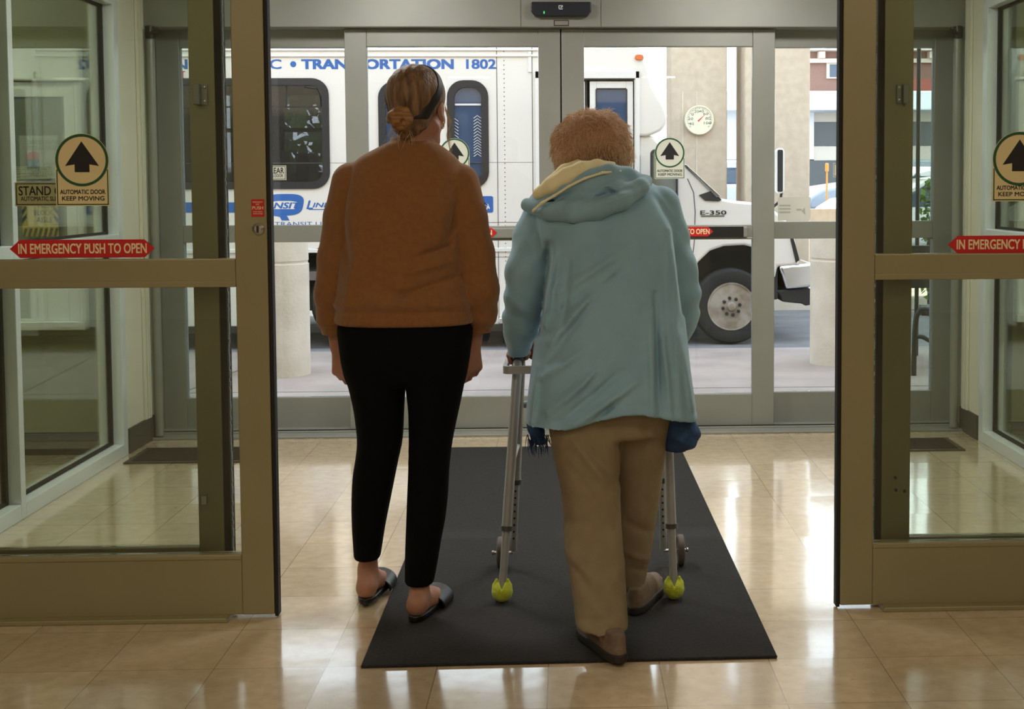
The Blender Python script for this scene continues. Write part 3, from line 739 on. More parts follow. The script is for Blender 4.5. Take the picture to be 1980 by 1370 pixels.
def jamb_rod(px, py, s, label):
    b = at(px, 450, YH-0.02); root = thing('door_closer_rod', label, 'rod', (b.x, b.y, 0), group=None)
    MB().tube([(b.x, b.y, 0.02), (b.x, b.y, at(px, 72, YH).z)], 0.022, 20).done('rod', MT['alu_grey'], root, auto=40)
    z = at(px, 64, YH).z
    MB().tube([(b.x, b.y-0.0, z-0.03), (b.x, b.y-0.005, z), (b.x, b.y, z+0.03)], 0.024, 16).done('bracket', MT['dark_steel'], root, auto=40)
    MB().tube([(b.x, b.y-0.02, z-0.01), (b.x+s*0.03, b.y-0.03, z), (b.x+s*0.055, b.y-0.03, z+0.008)], [0.008, 0.008, 0.014], 12).done('pivot_arm', MT['dark_steel'], root, auto=40)
    return root, b
jr, b = jamb_rod(299, 450, 1, 'upright rod with a dark pivot arm at the left jamb of the far doors')
jr, b = jamb_rod(1848, 450, -1, 'upright rod with a dark pivot arm at the right jamb of the far doors')
b0 = at(299, 450, YH-0.02)
# sill
S('trim_10', MB().box(-2.3, 2.24, 6.63, 6.73, 0, 0.012).box(-2.3, 2.24, 6.72, 6.90, 0, 0.022), MT['alu_grey'], 'metal sill under the far sliding doors', 'sill', bevel=0.003)
S('trim_11', MB().box(-2.3, 2.24, 6.735, 6.745, 0.012, 0.026), MT['gasket'], 'dark groove along the far door sill', 'sill')

# ---- mats
def mat_cloth(name, c1, c2, sc):
    M = mat(name, c1, 0.95, rgb2=c2, scale=sc, bump=0.6, bscale=260, detail=6)
    return M
MT['mat'] = mat('ribbed carpet mat', (40, 38, 38), 0.95, rgb2=(30, 29, 29), scale=90, bump=0.7, bscale=300)
mx = [(-0.571, 3.428), (0.578, 3.448), (0.560, 6.32), (-0.590, 6.33)]
bm_ = MB(); z = 0.009
bm_._mk([(x, y, 0.0005) for x, y in mx]+[(x, y, z) for x, y in mx], [(3,2,1,0), (4,5,6,7), (0,1,5,4), (1,2,6,5), (2,3,7,6), (3,0,4,7)])
tag(bm_.done('entrance_mat', MT['mat'], bevel=0.004), 'long dark charcoal carpet mat running up the middle of the floor', 'mat')
MT['grate'] = mat('brown bristle', (58, 46, 36), 0.95, rgb2=(34, 28, 24), scale=120, bump=0.8, bscale=260)
def small_mat(px, label):
    a = [ground(x, y) for x, y in px]
    root = thing('door_mat', label, 'mat', ((a[0]+a[2])/2), group=None)
    x0, x1 = a[0].x, a[1].x; y0, y1 = a[0].y, a[2].y
    MB().box(x0, x1, y0, y1, 0.0005, 0.008).done('rim', MT['steel_brown'], root, bevel=0.002)
    p = MB(); n = 26
    for i in range(n):
        yy = y0+0.025+(y1-y0-0.05)*i/n
        p.box(x0+0.03, x1-0.03, yy, yy+(y1-y0-0.05)/n*0.6, 0.008, 0.011)
    p.done('bristle_rows', MT['grate'], root)
    return root
MT['steel_brown'] = mat('dull brown metal', (82, 74, 66), 0.5, 0.5)
small_mat([(238, 897), (500, 897), (275, 868), (480, 868)], 'brown bristle mat on the floor behind the sliding door beside the woman in brown')
small_mat([(1650, 874), (1871, 874), (1660, 850), (1850, 850)], 'brown bristle mat on the floor behind the sliding door on the walker side')
# ================================================================== outside
MT['pave'] = mat('concrete paving', (166, 150, 142), 0.85, rgb2=(148, 133, 126), scale=2.2, bump=0.15, bscale=60, detail=8)
MT['road'] = mat('worn asphalt', (126, 124, 126), 0.9, rgb2=(108, 107, 110), scale=3, bump=0.2, bscale=80, detail=8)
MT['concrete'] = mat('cast concrete', (214, 203, 188), 0.85, rgb2=(200, 188, 172), scale=5, bump=0.25, bscale=45, detail=8)
MT['render'] = mat('sand render', (200, 182, 160), 0.9, rgb2=(190, 172, 151), scale=14, bump=0.15, bscale=80, detail=8)
S('sidewalk', MB().box(-14, 14, 6.90, 10.15, -0.15, 0.0), MT['pave'], 'pale concrete sidewalk outside the far doors', 'sidewalk')
S('road', MB().box(-30, 40, 10.15, 22, -0.2, -0.004), MT['road'], 'grey driveway and car park beyond the sidewalk', 'road')
j = MB()
for y in (8.15,): j.box(-14, 14, y-0.006, y+0.006, -0.01, 0.001)
for x in (-2.6, -1.1, 0.4, 1.9): j._mk([(x-0.006, 6.92, 0.001), (x+0.006, 6.92, 0.001), (x+0.35+0.006, 10.14, 0.001), (x+0.35-0.006, 10.14, 0.001)], [(0, 1, 2, 3)])
S('sidewalk_joint', j, MT['base'], 'dark joints in the sidewalk', 'sidewalk joint')
S('curb', MB().box(0.5, 9, 13.2, 15.4, -0.1, 0.14), MT['concrete'], 'low concrete kerb island beyond the bus', 'curb', bevel=0.03)
SLP = 0.045
cpk = MB(); cpk._mk([(-30, 22, -0.004), (40, 22, -0.004), (40, 75, 53*SLP), (-30, 75, 53*SLP), (-30, 22, -0.3), (40, 22, -0.3), (40, 75, -0.3), (-30, 75, -0.3)], [(0, 1, 2, 3), (7, 6, 5, 4), (0, 4, 5, 1), (1, 5, 6, 2), (2, 6, 7, 3), (3, 7, 4, 0)])
S('road_slope', cpk, MT['road'], 'car park rising gently behind the drive', 'car park')
def lot(y): return max(0.0, (y-22)*SLP)
# facade over the doors and an unseen canopy placed to shade the sidewalk
S('wall_facade', MB().box(-14, -2.3, 6.9, 7.0, 0, 4.2).box(2.24, 14, 6.9, 7.0, 0, 4.2).box(-2.3, 2.24, 6.93, 7.0, 2.2, 4.2), MT['render'], 'outer wall around the far doors', 'wall')
S('shade_canopy', MB().box(-14, 8, 12.2, 20, 6.5, 6.9), MT['ceil'], 'unseen flat canopy sized to shade the sidewalk', 'canopy')
def column(px0, px1, Y, label):
    a, b = at(px0, 300, Y).x, at(px1, 300, Y).x
    root = thing('column', label, 'column', ((a+b)/2, Y, 0), kind='structure')
    MB().box(a, b, Y, Y+(b-a), 0, 6.5).done('shaft', MT['render'], root, bevel=0.015)
    g = MB()
    for u in (0.2, 0.45): g.box(a+(b-a)*u, a+(b-a)*u+0.012, Y-0.004, Y, 0, 2.3)
    g.done('form_line', MT['concrete'], root)
    return root
column(1297, 1406, 13.5, 'square sand coloured column carrying the dial thermometer')
column(1440, 1566, 13.3, 'square sand coloured column right of the thermometer column')
S('wall_low', MB().box(at(1566, 400, 16).x, at(1700, 400, 16).x, 16, 16.3, 0, at(1590, 404, 16).z), MT['render'], 'low sand coloured wall in front of the parked cars', 'wall')
def bollard(px0, px1, Y, top, groove, label):
    a, b = at(px0, 600, Y).x, at(px1, 600, Y).x; r = (b-a)/2; c = ((a+b)/2, Y+r*0.0, 0)
    zt, zg = at((px0+px1)/2, top, Y).z, at((px0+px1)/2, groove, Y).z
    return tag(MB().lathe([(r*1.0, 0.0), (r*1.0, zg-0.012), (r*.965, zg-0.006), (r*.965, zg+0.006), (r*.99, zg+0.012), (r*.99, zt-0.03), (r*.95, zt), (0, zt)], c, 'Z', 48).done('bollard', MT['concrete'], auto=40), label, 'bollard')
bollard(476, 598, 8.95, 445, 506, 'round concrete bollard with a groove, beside the rear wheel of the bus')
bollard(1567, 1690, 9.25, 430, 500, 'round concrete bollard with a groove, beside the front bumper of the bus')
# thermometer
YT = 13.46
c = at(1352, 232, YT); rr = (at(1381, 232, YT).x-at(1324, 232, YT).x)/2
th = thing('thermometer', 'round cream dial thermometer with a red needle hung on the column', 'thermometer', c)
MT['dial'] = mat('cream dial', (218, 208, 166), 0.5); MT['ivory'] = mat('ivory plastic', (226, 218, 192), 0.4)
MB().lathe([(rr, 0.035), (rr, -0.01), (rr*.97, -0.022), (rr*.9, -0.022), (rr*.88, -0.012)], c, 'Y', 48).done('bezel', MT['ivory'], th, auto=40)
MB().lathe([(0, -0.010), (rr*.89, -0.010)], c, 'Y', 48).done('dial_face', MT['dial'], th)
tk = MB()
for k in range(29):
    a = R(215-k*250/28); L_ = .1 if k % 2 == 0 else .05
    tk.prism([(c.x+rr*.82*math.cos(a+s*.02), c.z+rr*.82*math.sin(a+s*.02)) for s in (-1, 1)]+[(c.x+rr*(.82-L_)*math.cos(a-s*.02), c.z+rr*(.82-L_)*math.sin(a-s*.02)) for s in (-1, 1)], c.y-0.012, c.y-0.0105)
tk.done('scale_ticks', MT['black'], th)
for s_, a in (('40', 205), ('20', 172), ('0', 140), ('20', 108), ('40', 76), ('60', 44), ('80', 10), ('100', -20)):
    u, v = c.x+rr*.60*math.cos(R(a)), c.z+rr*.60*math.sin(R(a)); w = rr*.085*len(s_)
    text_mesh(s_, u-w, u+w, v-rr*.09, v+rr*.09, c.y-0.012, 'numeral', MT['black'], th)
nd = MB(); a = R(44)
nd.prism([(c.x-rr*.12*math.cos(a)+0.005, c.z-rr*.12*math.sin(a)-0.005), (c.x+rr*.62*math.cos(a), c.z+rr*.62*math.sin(a)), (c.x-rr*.12*math.cos(a)-0.005, c.z-rr*.12*math.sin(a)+0.005)], c.y-0.015, c.y-0.013)
nd.done('needle', MT['red'], th)

# ================================================================== the bus
YB = 10.35; YB2 = 12.6
MT['bus'] = mat('white coach paint', (226, 221, 214), 0.35, var=0.015, scale=1.5, coat=0.3)
MT['bus_trim'] = mat('white trim', (225, 222, 218), 0.4)
MT['blue'] = mat('blue vinyl', (40, 96, 170), 0.5)
MT['bus_dark'] = mat('black window rubber', (34, 33, 37), 0.5)
MT['bus_in'] = mat('grey coach lining', (105, 100, 100), 0.9)
MT['seat'] = mat('dark seat cloth', (38, 38, 46), 0.9)
MT['bus_glass'] = glass_mat('grey coach glass', (0.34, 0.34, 0.37), 1.2)
MT['bus_blue'] = mat('blue tinted coach glass', (56, 76, 106), 0.06, coat=0.5)
MT['tyre'] = mat('tyre rubber', (34, 33, 33), 0.85, bump=0.3, bscale=80)
MT['rim'] = mat('worn steel wheel', (176, 170, 160), 0.55, 0.5, rgb2=(140, 126, 110), scale=9)
MT['chrome'] = mat('chrome', (225, 228, 232), 0.12, 1.0)
MT['black_plastic'] = mat('black plastic moulding', (32, 32, 35), 0.6)
bus = thing('bus', 'white transit bus with blue lettering waiting at the kerb outside the doors', 'bus', (-1.5, 11.4, 0))
def B(px, py): v = at(px, py, YB); return (v.x, v.z)
def rrect(x0, x1, z0, z1, r, n=7):
    out = []
    for cx, cz, a0 in ((x1-r, z1-r, 0), (x0+r, z1-r, 90), (x0+r, z0+r, 180), (x1-r, z0+r, 270)):
        for k in range(n): t = R(a0+90*k/(n-1)); out.append((cx+r*math.cos(t), cz+r*math.sin(t)))
    return out
ZR, ZF = 2.49, B(1000, 630)[1]
xb0 = -6.2; xb1 = B(1236, 300)[0]
wins = []    # x0, x1, z0, z1, radius, kind
x_a, z_t = B(634, 154); _, z_b = B(634, 362)
wid = 1.33
x0w = B(634, 0)[0]-wid
wins.append((B(634, 250)[0]-wid, B(634, 250)[0], z_b, z_t, 0.12, 'grey'))
wins.append((B(634, 250)[0]-2*wid-0.30, B(634, 250)[0]-wid-0.30, z_b, z_t, 0.12, 'grey'))
wins.append((B(735, 250)[0], B(809, 250)[0], z_b, B(735, 160)[1], 0.12, 'blue'))
wins.append((B(868, 250)[0], B(942, 250)[0], z_b, B(868, 158)[1], 0.12, 'blue'))
def cut_wall(y0, y1, name, m_, holes, poly):
    w = MB().prism(poly, y0, y1).done(name, m_, bus)
    c = MB()
    for h in holes: c.prism(rrect(*h), y0-0.2, y1+0.2)
    co = c.done('cutter', None)
    bo = w.modifiers.new('cut', 'BOOLEAN'); bo.object = co; bo.solver = 'EXACT'
    dg = bpy.context.evaluated_depsgraph_get(); me = bpy.data.meshes.new_from_object(w.evaluated_get(dg))
    w.modifiers.clear(); w.data = me
    bpy.data.objects.remove(co)
    return w
# side walls, with the wheel opening behind
dx0, dx1, dz0, dz1 = B(1046, 0)[0], B(1226, 0)[0], 0.26, B(1130, 152)[1]
rw = (B(683, 590)[0], 0.37)
arch = [(rw[0]+0.62*math.cos(t), rw[1]+0.50*math.sin(t)) for t in np.linspace(0.0, math.pi, 17)]
side = [(xb0, ZF), (arch[-1][0], ZF)]+[(x, max(z, ZF)) for x, z in arch[::-1]]+[(arch[0][0], ZF), (xb1, ZF), (xb1, ZR), (xb0, ZR)]
cut_wall(YB, YB+0.05, 'body_side', MT['bus'], [w[:5] for w in wins]+[(dx0, dx1, dz0, dz1, 0.03)], side)
far_w = [(x0, x1, z0, z1, 0.1) for x0, x1, z0, z1 in [(-5.6, -4.4, 1.45, 2.2), (-4.2, -3.0, 1.45, 2.2), (-2.75, -1.55, 1.45, 2.2), (-1.35, -0.15, 1.45, 2.2)]]
cut_wall(YB2-0.05, YB2, 'body_side', MT['bus_in'], far_w, [(xb0, ZF), (xb1, ZF), (xb1, ZR), (xb0, ZR)])
MB().box(xb0, xb1, YB, YB2, ZR-0.05, ZR+0.03).done('roof', MT['bus'], bus, bevel=0.03, seg=3)
MB().box(xb0, xb1, YB+0.05, YB2-0.05, 0.55, 0.62).box(xb0, xb0+0.05, YB, YB2, ZF, ZR).done('floor_pan', MT['bus_in'], bus)
MB().box(xb0, xb1-0.2, YB+0.6, YB2-0.3, 0.25, 0.55).done('chassis', MT['black_plastic'], bus)
MB().box(xb0+0.05, xb1-0.4, YB+0.06, YB2-0.06, ZR-0.10, ZR-0.07).done('roof_lining', MT['bus_in'], bus)
# window units
for (x0, x1, z0, z1, r, k) in wins:
    n = 7; o_ = rrect(x0-0.012, x1+0.012, z0-0.012, z1+0.012, r+0.012); i_ = rrect(x0+0.045, x1-0.045, z0+0.045, z1-0.045, r-0.03)
    f = MB(); m_n = len(o_)
    ys = (YB-0.012, YB+0.03)
    for q in range(m_n):
        a, b_, c_, d_ = o_[q], o_[(q+1) % m_n], i_[(q+1) % m_n], i_[q]
        f._mk([(a[0], ys[0], a[1]), (b_[0], ys[0], b_[1]), (c_[0], ys[0], c_[1]), (d_[0], ys[0], d_[1]),
               (a[0], ys[1], a[1]), (b_[0], ys[1], b_[1]), (c_[0], ys[1], c_[1]), (d_[0], ys[1], d_[1])],
              [(0, 1, 2, 3), (0, 4, 5, 1), (3, 2, 6, 7)])
    fr = f.done('window_frame', MT['bus_dark'], bus)
    g = MB().prism(rrect(x0+0.03, x1-0.03, z0+0.03, z1-0.03, r-0.02), YB+0.012, YB+0.018).done('window_pane', MT['bus_glass'] if k == 'grey' else MT['bus_blue'], None); g.parent = fr
    g.matrix_parent_inverse = Matrix.Identity(4); fr_m = None
    b = MB()
    if k == 'grey':
        zb_ = z0+(z1-z0)*0.75; xv = x1-(x1-x0)*0.25
        b.box(x0+0.05, x1-0.05, YB+0.004, YB+0.02, zb_-0.006, zb_+0.006).box(xv-0.006, xv+0.006, YB+0.004, YB+0.02, zb_, z1-0.05)
        b.tube([(x1-0.18, YB+0.002, z1-0.055), (x1-0.09, YB+0.002, z1-0.07), (x1-0.062, YB+0.002, z1-0.13), (x1-0.056, YB+0.002, zb_)], 0.007, 8)
    else:
        b.box(x0+0.05, x1-0.05, YB+0.004, YB+0.02, z1-0.19, z1-0.175)  # reflection streak on the blue glass, modelled as a pale bar
    o = b.done('bar_or_streak', MT['bus_trim'] if k == 'blue' else MT['dark_steel'], None); o.parent = fr
# far windows' glass
for (x0, x1, z0, z1, r) in far_w:
    MB().prism(rrect(x0, x1, z0, z1, r), YB2-0.03, YB2-0.02).done('window_pane', MT['bus_glass_far'] if 'bus_glass_far' in MT else MT['glass'], bus)
    MB().box(x0, x1, YB2-0.06, YB2-0.04, z0+(z1-z0)*.52, z0+(z1-z0)*.52+0.04).box(x0+(x1-x0)*.78, x0+(x1-x0)*.78+0.05, YB2-0.06, YB2-0.04, z0, z1).done('bar_or_streak', MT['bus_dark'], bus)
# seats in view through the windows
for i, x in enumerate((-5.2, -4.3, -3.4, -2.5, -1.6)):
    for y in (YB+0.25, YB2-0.75):
        s = MB().box(x, x+0.12, y, y+0.5, 0.95, 1.62).box(x, x+0.48, y, y+0.5, 0.95, 1.08)
        s.done('bus_seat', MT['seat'], bus, bevel=0.03)
for x in (-3.05, -1.75): MB().tube([(x, YB+0.8, 0.6), (x, YB+0.8, 2.45)], 0.016, 10).done('grab_pole', MT['steel'], bus, auto=40)
# mouldings and panel joints
mo = MB()
for py, h in ((97, .010), (108, .016)): mo.box(xb0, B(1040, py)[0], YB-0.014, YB, B(600, py)[1]-h/2, B(600, py)[1]+h/2)
mo.box(xb0, B(1040, 0)[0], YB-0.012, YB, B(900, 482)[1]-0.02, B(900, 482)[1]+0.012)
mo.box(B(1038, 0)[0]-0.02, B(1046, 0)[0]-0.02, YB-0.02, YB, ZF, dz1+0.06).box(B(1228, 0)[0], B(1236, 0)[0], YB-0.02, YB, ZF, dz1+0.06).box(B(1032, 0)[0], B(1236, 0)[0], YB-0.02, YB, dz1+0.0, dz1+0.06)
mo.box(B(1020, 0)[0], B(1027, 0)[0], YB-0.01, YB, B(1020, 140)[1], ZR-0.1)
mo.done('moulding', MT['bus_trim'], bus, bevel=0.004)
jn = MB()
for px in (962, 1030): jn.box(B(px, 300)[0]-0.003, B(px, 300)[0]+0.003, YB-0.0015, YB+0.01, ZF, ZR)
for py in (430, 497): jn.box(B(800, py)[0], B(1030, py)[0], YB-0.0015, YB+0.01, B(900, py)[1]-0.002, B(900, py)[1]+0.002)
jn.box(xb0, B(1030, 0)[0], YB-0.001, YB+0.01, B(600, 315)[1]-0.0015, B(600, 315)[1]+0.0015)
jn.done('panel_joint', MT['bus_in'], bus)
rv0 = MB().lathe([(0, -0.003), (0.004, -0.002), (0.005, 0)], (0, 0, 0), 'Y', 6).done('rivet', MT['bus_in'], bus)
for k in range(60):
    o = rv0 if k == 0 else rv0.copy()
    if k: COL.objects.link(o)
    o.location = (B(976, 300)[0], YB, ZF+0.1+k*(ZR-ZF-0.2)/59)
MB().box(xb0, B(1036, 0)[0], YB-0.03, YB+0.03, ZF-0.04, ZF+0.02).done('skirt_rail', MT['dark_steel'], bus, bevel=0.005)
MB().box(B(960, 0)[0], B(1230, 0)[0], YB-0.10, YB+0.2, 0.20, 0.25).done('entry_step', MT['chrome'], bus, bevel=0.01)
# entry door
ed = MB(); xm = B(1137, 0)[0]
ed.box(dx0, xm-0.01, YB+0.03, YB+0.055, dz0, dz1)
o = ed.done('entry_door', MT['bus_dark'], bus)
for (a, b_) in ((dx0+0.01, xm-0.03), (xm+0.01, dx1-0.01)):
    st = 0.055; zb_ = B(1180, 640)[1]; zt_ = dz1-0.02; wz0, wz1 = B(1180, 345)[1], B(1180, 172)[1]
    d = MB().box(a, a+st, YB+0.01, YB+0.045, zb_, zt_).box(b_-st, b_, YB+0.01, YB+0.045, zb_, zt_).box(a+st, b_-st, YB+0.01, YB+0.045, wz1, zt_).box(a+st, b_-st, YB+0.01, YB+0.045, wz0-0.06, wz0).box(a+st, b_-st, YB+0.01, YB+0.045, zb_, zb_+0.1)
    d = d.done('entry_door', MT['bus_trim'], bus, bevel=0.004)
    p = MB().box(a+st, b_-st, YB+0.02, YB+0.03, wz0, wz1).box(a+st, b_-st, YB+0.02, YB+0.03, zb_+0.1, wz0-0.06).done('door_glass', MT['bus_blue'], None); p.parent = d
    g = MB().box(a+st-0.008, a+st, YB+0.006, YB+0.03, wz0, wz1).box(b_-st, b_-st+0.008, YB+0.006, YB+0.03, wz0, wz1).box(a+st, b_-st, YB+0.006, YB+0.03, wz1, wz1+0.008).done('glass_seal', MT['bus_dark'], None); g.parent = d
MB().box(B(1046, 0)[0], B(1226, 0)[0], YB-0.004, YB+0.02, dz1-0.012, dz1).done('door_track', MT['bus_dark'], bus)
# front cap over the cab
cap = [(xb1-0.02, B(1236, 262)[1]), (xb1-0.02, ZR)]+[B(1241, 100), B(1254, 134), B(1261, 164), B(1274, 188), B(1284, 203), B(1290, 222), B(1288, 240), B(1278, 253), B(1262, 260), B(1250, 264)]
MB().prism(cap, YB+0.0, YB2-0.05).done('front_cap', MT['bus'], bus, bevel=0.04, seg=4, auto=60)
ml = B(1236, 111); MB().prism(rrect(ml[0]-0.035, ml[0]+0.035, ml[1]-0.022, ml[1]+0.022, 0.02), YB-0.02, YB+0.02).done('marker_lamp', mat('amber lens', (214, 110, 60), 0.3), bus, bevel=0.005)
# cab, hood and wing
whx, whz = B(1415, 593); wr = 0.33
MT['cab'] = MT['bus']
arch_px = [(1337, 560), (1340, 535), (1351, 507), (1374, 485), (1401, 476), (1440, 474), (1470, 482), (1490, 505), (1500, 540)]
cab = [B(1236, 262), B(1262, 262), B(1290, 288), B(1326, 322), B(1360, 353), B(1392, 383), B(1420, 388), B(1456, 391), B(1492, 402), B(1520, 424), B(1536, 452), B(1546, 500), B(1546, 512), B(1505, 515)]+[B(*p) for p in arch_px[::-1]]+[B(1334, 612), B(1236, 640)]
MB().prism(cab, YB+0.03, YB2-0.1).done('cab_body', MT['bus'], bus, bevel=0.035, seg=3, auto=50)
win = [B(1262, 400), B(1262, 296), B(1270, 290), B(1290, 300), B(1308, 320), B(1312, 345), B(1312, 400)]
MB().prism(win, YB+0.02, YB+0.04).done('cab_window', MT['bus_blue'], bus, bevel=0.004)
ws = [B(1322, 316), B(1328, 318), B(1394, 379), B(1386, 381)]
MB().prism(ws, YB+0.01, YB2-0.2).done('windshield_edge', MT['chrome'], bus, bevel=0.003)
wp = MB().tube([(B(1352, 384)[0], YB+0.10, B(1352, 384)[1]+0.015), (B(1372, 372)[0], YB+0.08, B(1372, 372)[1]), (B(1392, 388)[0], YB+0.03, B(1392, 388)[1])], 0.008, 8)
wp.prism([B(1352, 377), B(1378, 368), B(1396, 386), B(1390, 389), B(1364, 388)], YB+0.02, YB+0.5)
wp.done('wiper', MT['black_plastic'], bus, auto=40)
sm = MB().tube([(*B(1344, 380), 0)], 0.001) if False else MB()
def seam(pts):
    for a, b_ in zip(pts[:-1], pts[1:]): sm.tube([(B(*a)[0], YB+0.029, B(*a)[1]), (B(*b_)[0], YB+0.029, B(*b_)[1])], 0.004, 6)
seam([(1330, 345), (1342, 372), (1345, 410), (1343, 470), (1337, 520)]); seam([(1237, 300), (1237, 635)])
sm.done('panel_seam', MT['bus_in'], bus)
text_mesh('E-350', *[B(p, 412)[0] for p in (1355, 1405)], B(1380, 415)[1], B(1380, 407)[1], YB+0.024, 'badge_lettering', MT['red_dark'] if 'red_dark' in MT else MT['dark_steel'], bus, bold=0.02)
MB().box(B(1356, 0)[0], B(1402, 0)[0], YB+0.026, YB+0.031, B(1380, 419)[1], B(1380, 416)[1]).done('badge_bar', MT['chrome'], bus)
MB().prism([B(1238, 618), B(1500, 600), B(1500, 540), B(1490, 500), B(1440, 472), B(1400, 472), B(1350, 500), B(1334, 560), B(1300, 600)], YB+0.32, YB+0.36).box(B(1330, 0)[0], B(1505, 0)[0], YB+0.33, YB2-0.3, 0.30, B(1415, 474)[1]-0.02).done('wheel_well', MT['black_plastic'], bus)
def wheel(cx, cz, Y, r, name='wheel'):
    w = MB().lathe([(r*.62, 0.02), (r*.64, -0.005), (r*.80, -0.02), (r*.93, -0.012), (r*.99, 0.02), (r, 0.06), (r, 0.18), (r*.96, 0.22), (r*.7, 0.24), (r*.6, 0.22)], (cx, Y, cz), 'Y', 48).done('tyre', MT['tyre'], bus, auto=35)
    rim = MB().lathe([(r*.64, 0.0), (r*.63, -0.008), (r*.595, -0.006), (r*.575, 0.02), (r*.52, 0.035), (r*.44, 0.04), (r*.36, 0.02), (r*.30, 0.012), (r*.13, 0.012), (r*.125, -0.015), (r*.10, -0.03), (0, -0.032)], (cx, Y, cz), 'Y', 48).done('rim', MT['rim'], None, auto=35); rim.parent = w
    for k in range(8):
        a = 2*math.pi*k/8+0.2; MB().lathe([(0, -0.016), (0.014, -0.013), (0.016, 0.012)], (cx+r*.225*math.cos(a), Y, cz+r*.225*math.sin(a)), 'Y', 8).done('wheel_nut', MT['dark_steel'], None).parent = w
    for k in range(4):
        a = 2*math.pi*k/4+R(55); u, v = cx+r*.475*math.cos(a), cz+r*.475*math.sin(a)
        pts = [(u+math.cos(a)*math.cos(t)*r*.045-math.sin(a)*math.sin(t)*r*.13, v+math.sin(a)*math.cos(t)*r*.045+math.cos(a)*math.sin(t)*r*.13) for t in np.linspace(0, 2*math.pi, 16, endpoint=False)]
        MB().prism(pts, Y+0.028, Y+0.034).done('hand_hole', MT['gasket'], None).parent = w
    return w
wheel(whx, whz, YB+0.03, whz-0.0)
wheel(rw[0], 0.37, YB+0.10, 0.37)
# bumper
bp = [B(1507, 514), B(1572, 508), B(1580, 520), B(1578, 540), B(1570, 556), B(1520, 560)]
MB().prism(bp, YB+0.02, YB2-0.05).done('bumper', MT['chrome'], bus, bevel=0.025, seg=3, auto=50)
MB().prism([B(1502, 562), B(1570, 558), B(1572, 590), B(1560, 592), B(1552, 588), B(1530, 586), B(1514, 584), B(1512, 575)], YB+0.05, YB2-0.1).box(B(1496, 0)[0], B(1508, 0)[0], YB+0.05, YB2-0.1, B(0+1500, 580)[1], B(1500, 512)[1]).done('air_dam', MT['black_plastic'], bus, bevel=0.01)
MB().prism([B(1524, 440), B(1530, 440), B(1547, 503), B(1540, 508)], YB+0.02, YB+0.3).done('headlamp_edge', MT['black_plastic'], bus)
# mirrors
def mirror(px0, px1, py0, py1, Y, frame, face, arm, label=None):
    a, b_ = at(px0, (py0+py1)/2, Y), at(px1, (py0+py1)/2, Y); z0, z1 = at(px0, py1, Y).z, at(px0, py0, Y).z
    mr = MB().prism(rrect(a.x, b_.x, z0, z1, min(0.04, (b_.x-a.x)*.45)), Y, Y+0.06).done('side_mirror', frame, bus, bevel=0.012, seg=3)
    e = min(0.018, (b_.x-a.x)*.2)
    o = MB().prism(rrect(a.x+e, b_.x-e, z0+e, z1-e, 0.03 if e == 0.018 else 0.01), Y-0.004, Y+0.01).done('mirror_face', face, None); o.parent = mr
    o = MB().tube([Vector(p) for p in arm], 0.012, 8).done('mirror_arm', MT['black_plastic'], None, auto=40); o.parent = mr
    return mr
Ym = YB-0.22
mm = mirror(1258, 1311, 288, 398, Ym, MT['black_plastic'], MT['chrome'], [at(1262, 392, Ym+0.03), at(1275, 410, YB), at(1280, 412, YB+0.06)])
mm = mirror(1500, 1517, 286, 374, YB+0.35, MT['bus_trim'], MT['black_plastic'], [at(1511, 372, YB+0.38), at(1509, 388, YB+0.4), at(1490, 404, YB+0.45)])
# lettering and emblems on the side
YL = YB-0.0012
def bt(s, a, b_, ztop, zbot, m_, sh=0.0, bold=0.02, name='lettering', sp=1.0):
    return text_mesh(s, B(a, 300)[0], B(b_, 300)[0], B(700, zbot)[1], B(700, ztop)[1], YL, name, m_, bus, shear=sh, bold=bold, space=sp)
bt('TRANSPORTATION', 587, 878, 115, 133, MT['blue'], bold=0.045)
bt('1802', 904, 960, 115, 133, MT['blue'], bold=0.03)
bt('IC', 517, 547, 115, 133, MT['blue'])
bt('N', 340, 366, 115, 133, MT['blue'])
bt('EXIT', 330, 362, 137, 152, MT['red'], bold=0.0)
c = B(567, 124); MB().prism([(c[0]+.024*math.cos(2*math.pi*k/24), c[1]+.024*math.sin(2*math.pi*k/24)) for k in range(24)], YL-.0005, YL).done('lettering_dot', MT['blue'], bus)
# emblem: a large blue Q with white lettering across it
def q_ring(cx, cz, a, b_, wq, n=40, e=3.4, sl=0.18):
    mbq = MB()
    def pt(s, t): 
        u, v = math.cos(t), math.sin(t); k = (abs(u)**e+abs(v)**e)**(-1/e)
        zz = (b_-(0 if s else wq))*k*v
        return (cx+(a-(0 if s else wq))*k*u+sl*zz, cz+zz)
    for k in range(n):
        t0, t1 = 2*math.pi*k/n, 2*math.pi*(k+1)/n
        mbq.prism([pt(0, t0), pt(1, t0), pt(1, t1), pt(0, t1)], YL-0.0005, YL)
    return mbq
cx, cz = B(548, 397)
qa = (B(588, 0)[0]-B(510, 0)[0])/2; qb = (B(548, 374)[1]-B(548, 416)[1])/2
q = q_ring(cx, cz+0.005, qa, qb, 0.055)
q.prism([B(529, 405), B(548, 405), B(560, 426), B(545, 426), B(541, 419), B(524, 416)], YL-0.0008, YL)
q.done('emblem', MT['blue'], bus)
pbx = MB().prism([B(505, 390), B(574, 390), B(570, 404), B(503, 404)], YL-0.0014, YL-0.0009); pbx.done('emblem_band', MT['bus'], bus)
text_mesh('TRANSIT', B(480, 0)[0], B(573, 0)[0], B(540, 403)[1], B(540, 391.5)[1], YL-0.002, 'emblem_lettering', MT['blue'], bus, shear=0.25, bold=0.03)
text_mesh('L', B(586, 0)[0], B(598, 0)[0], B(540, 404)[1], B(540, 388)[1], YL, 'emblem_lettering', MT['blue'], bus, shear=0.25, bold=0.02)
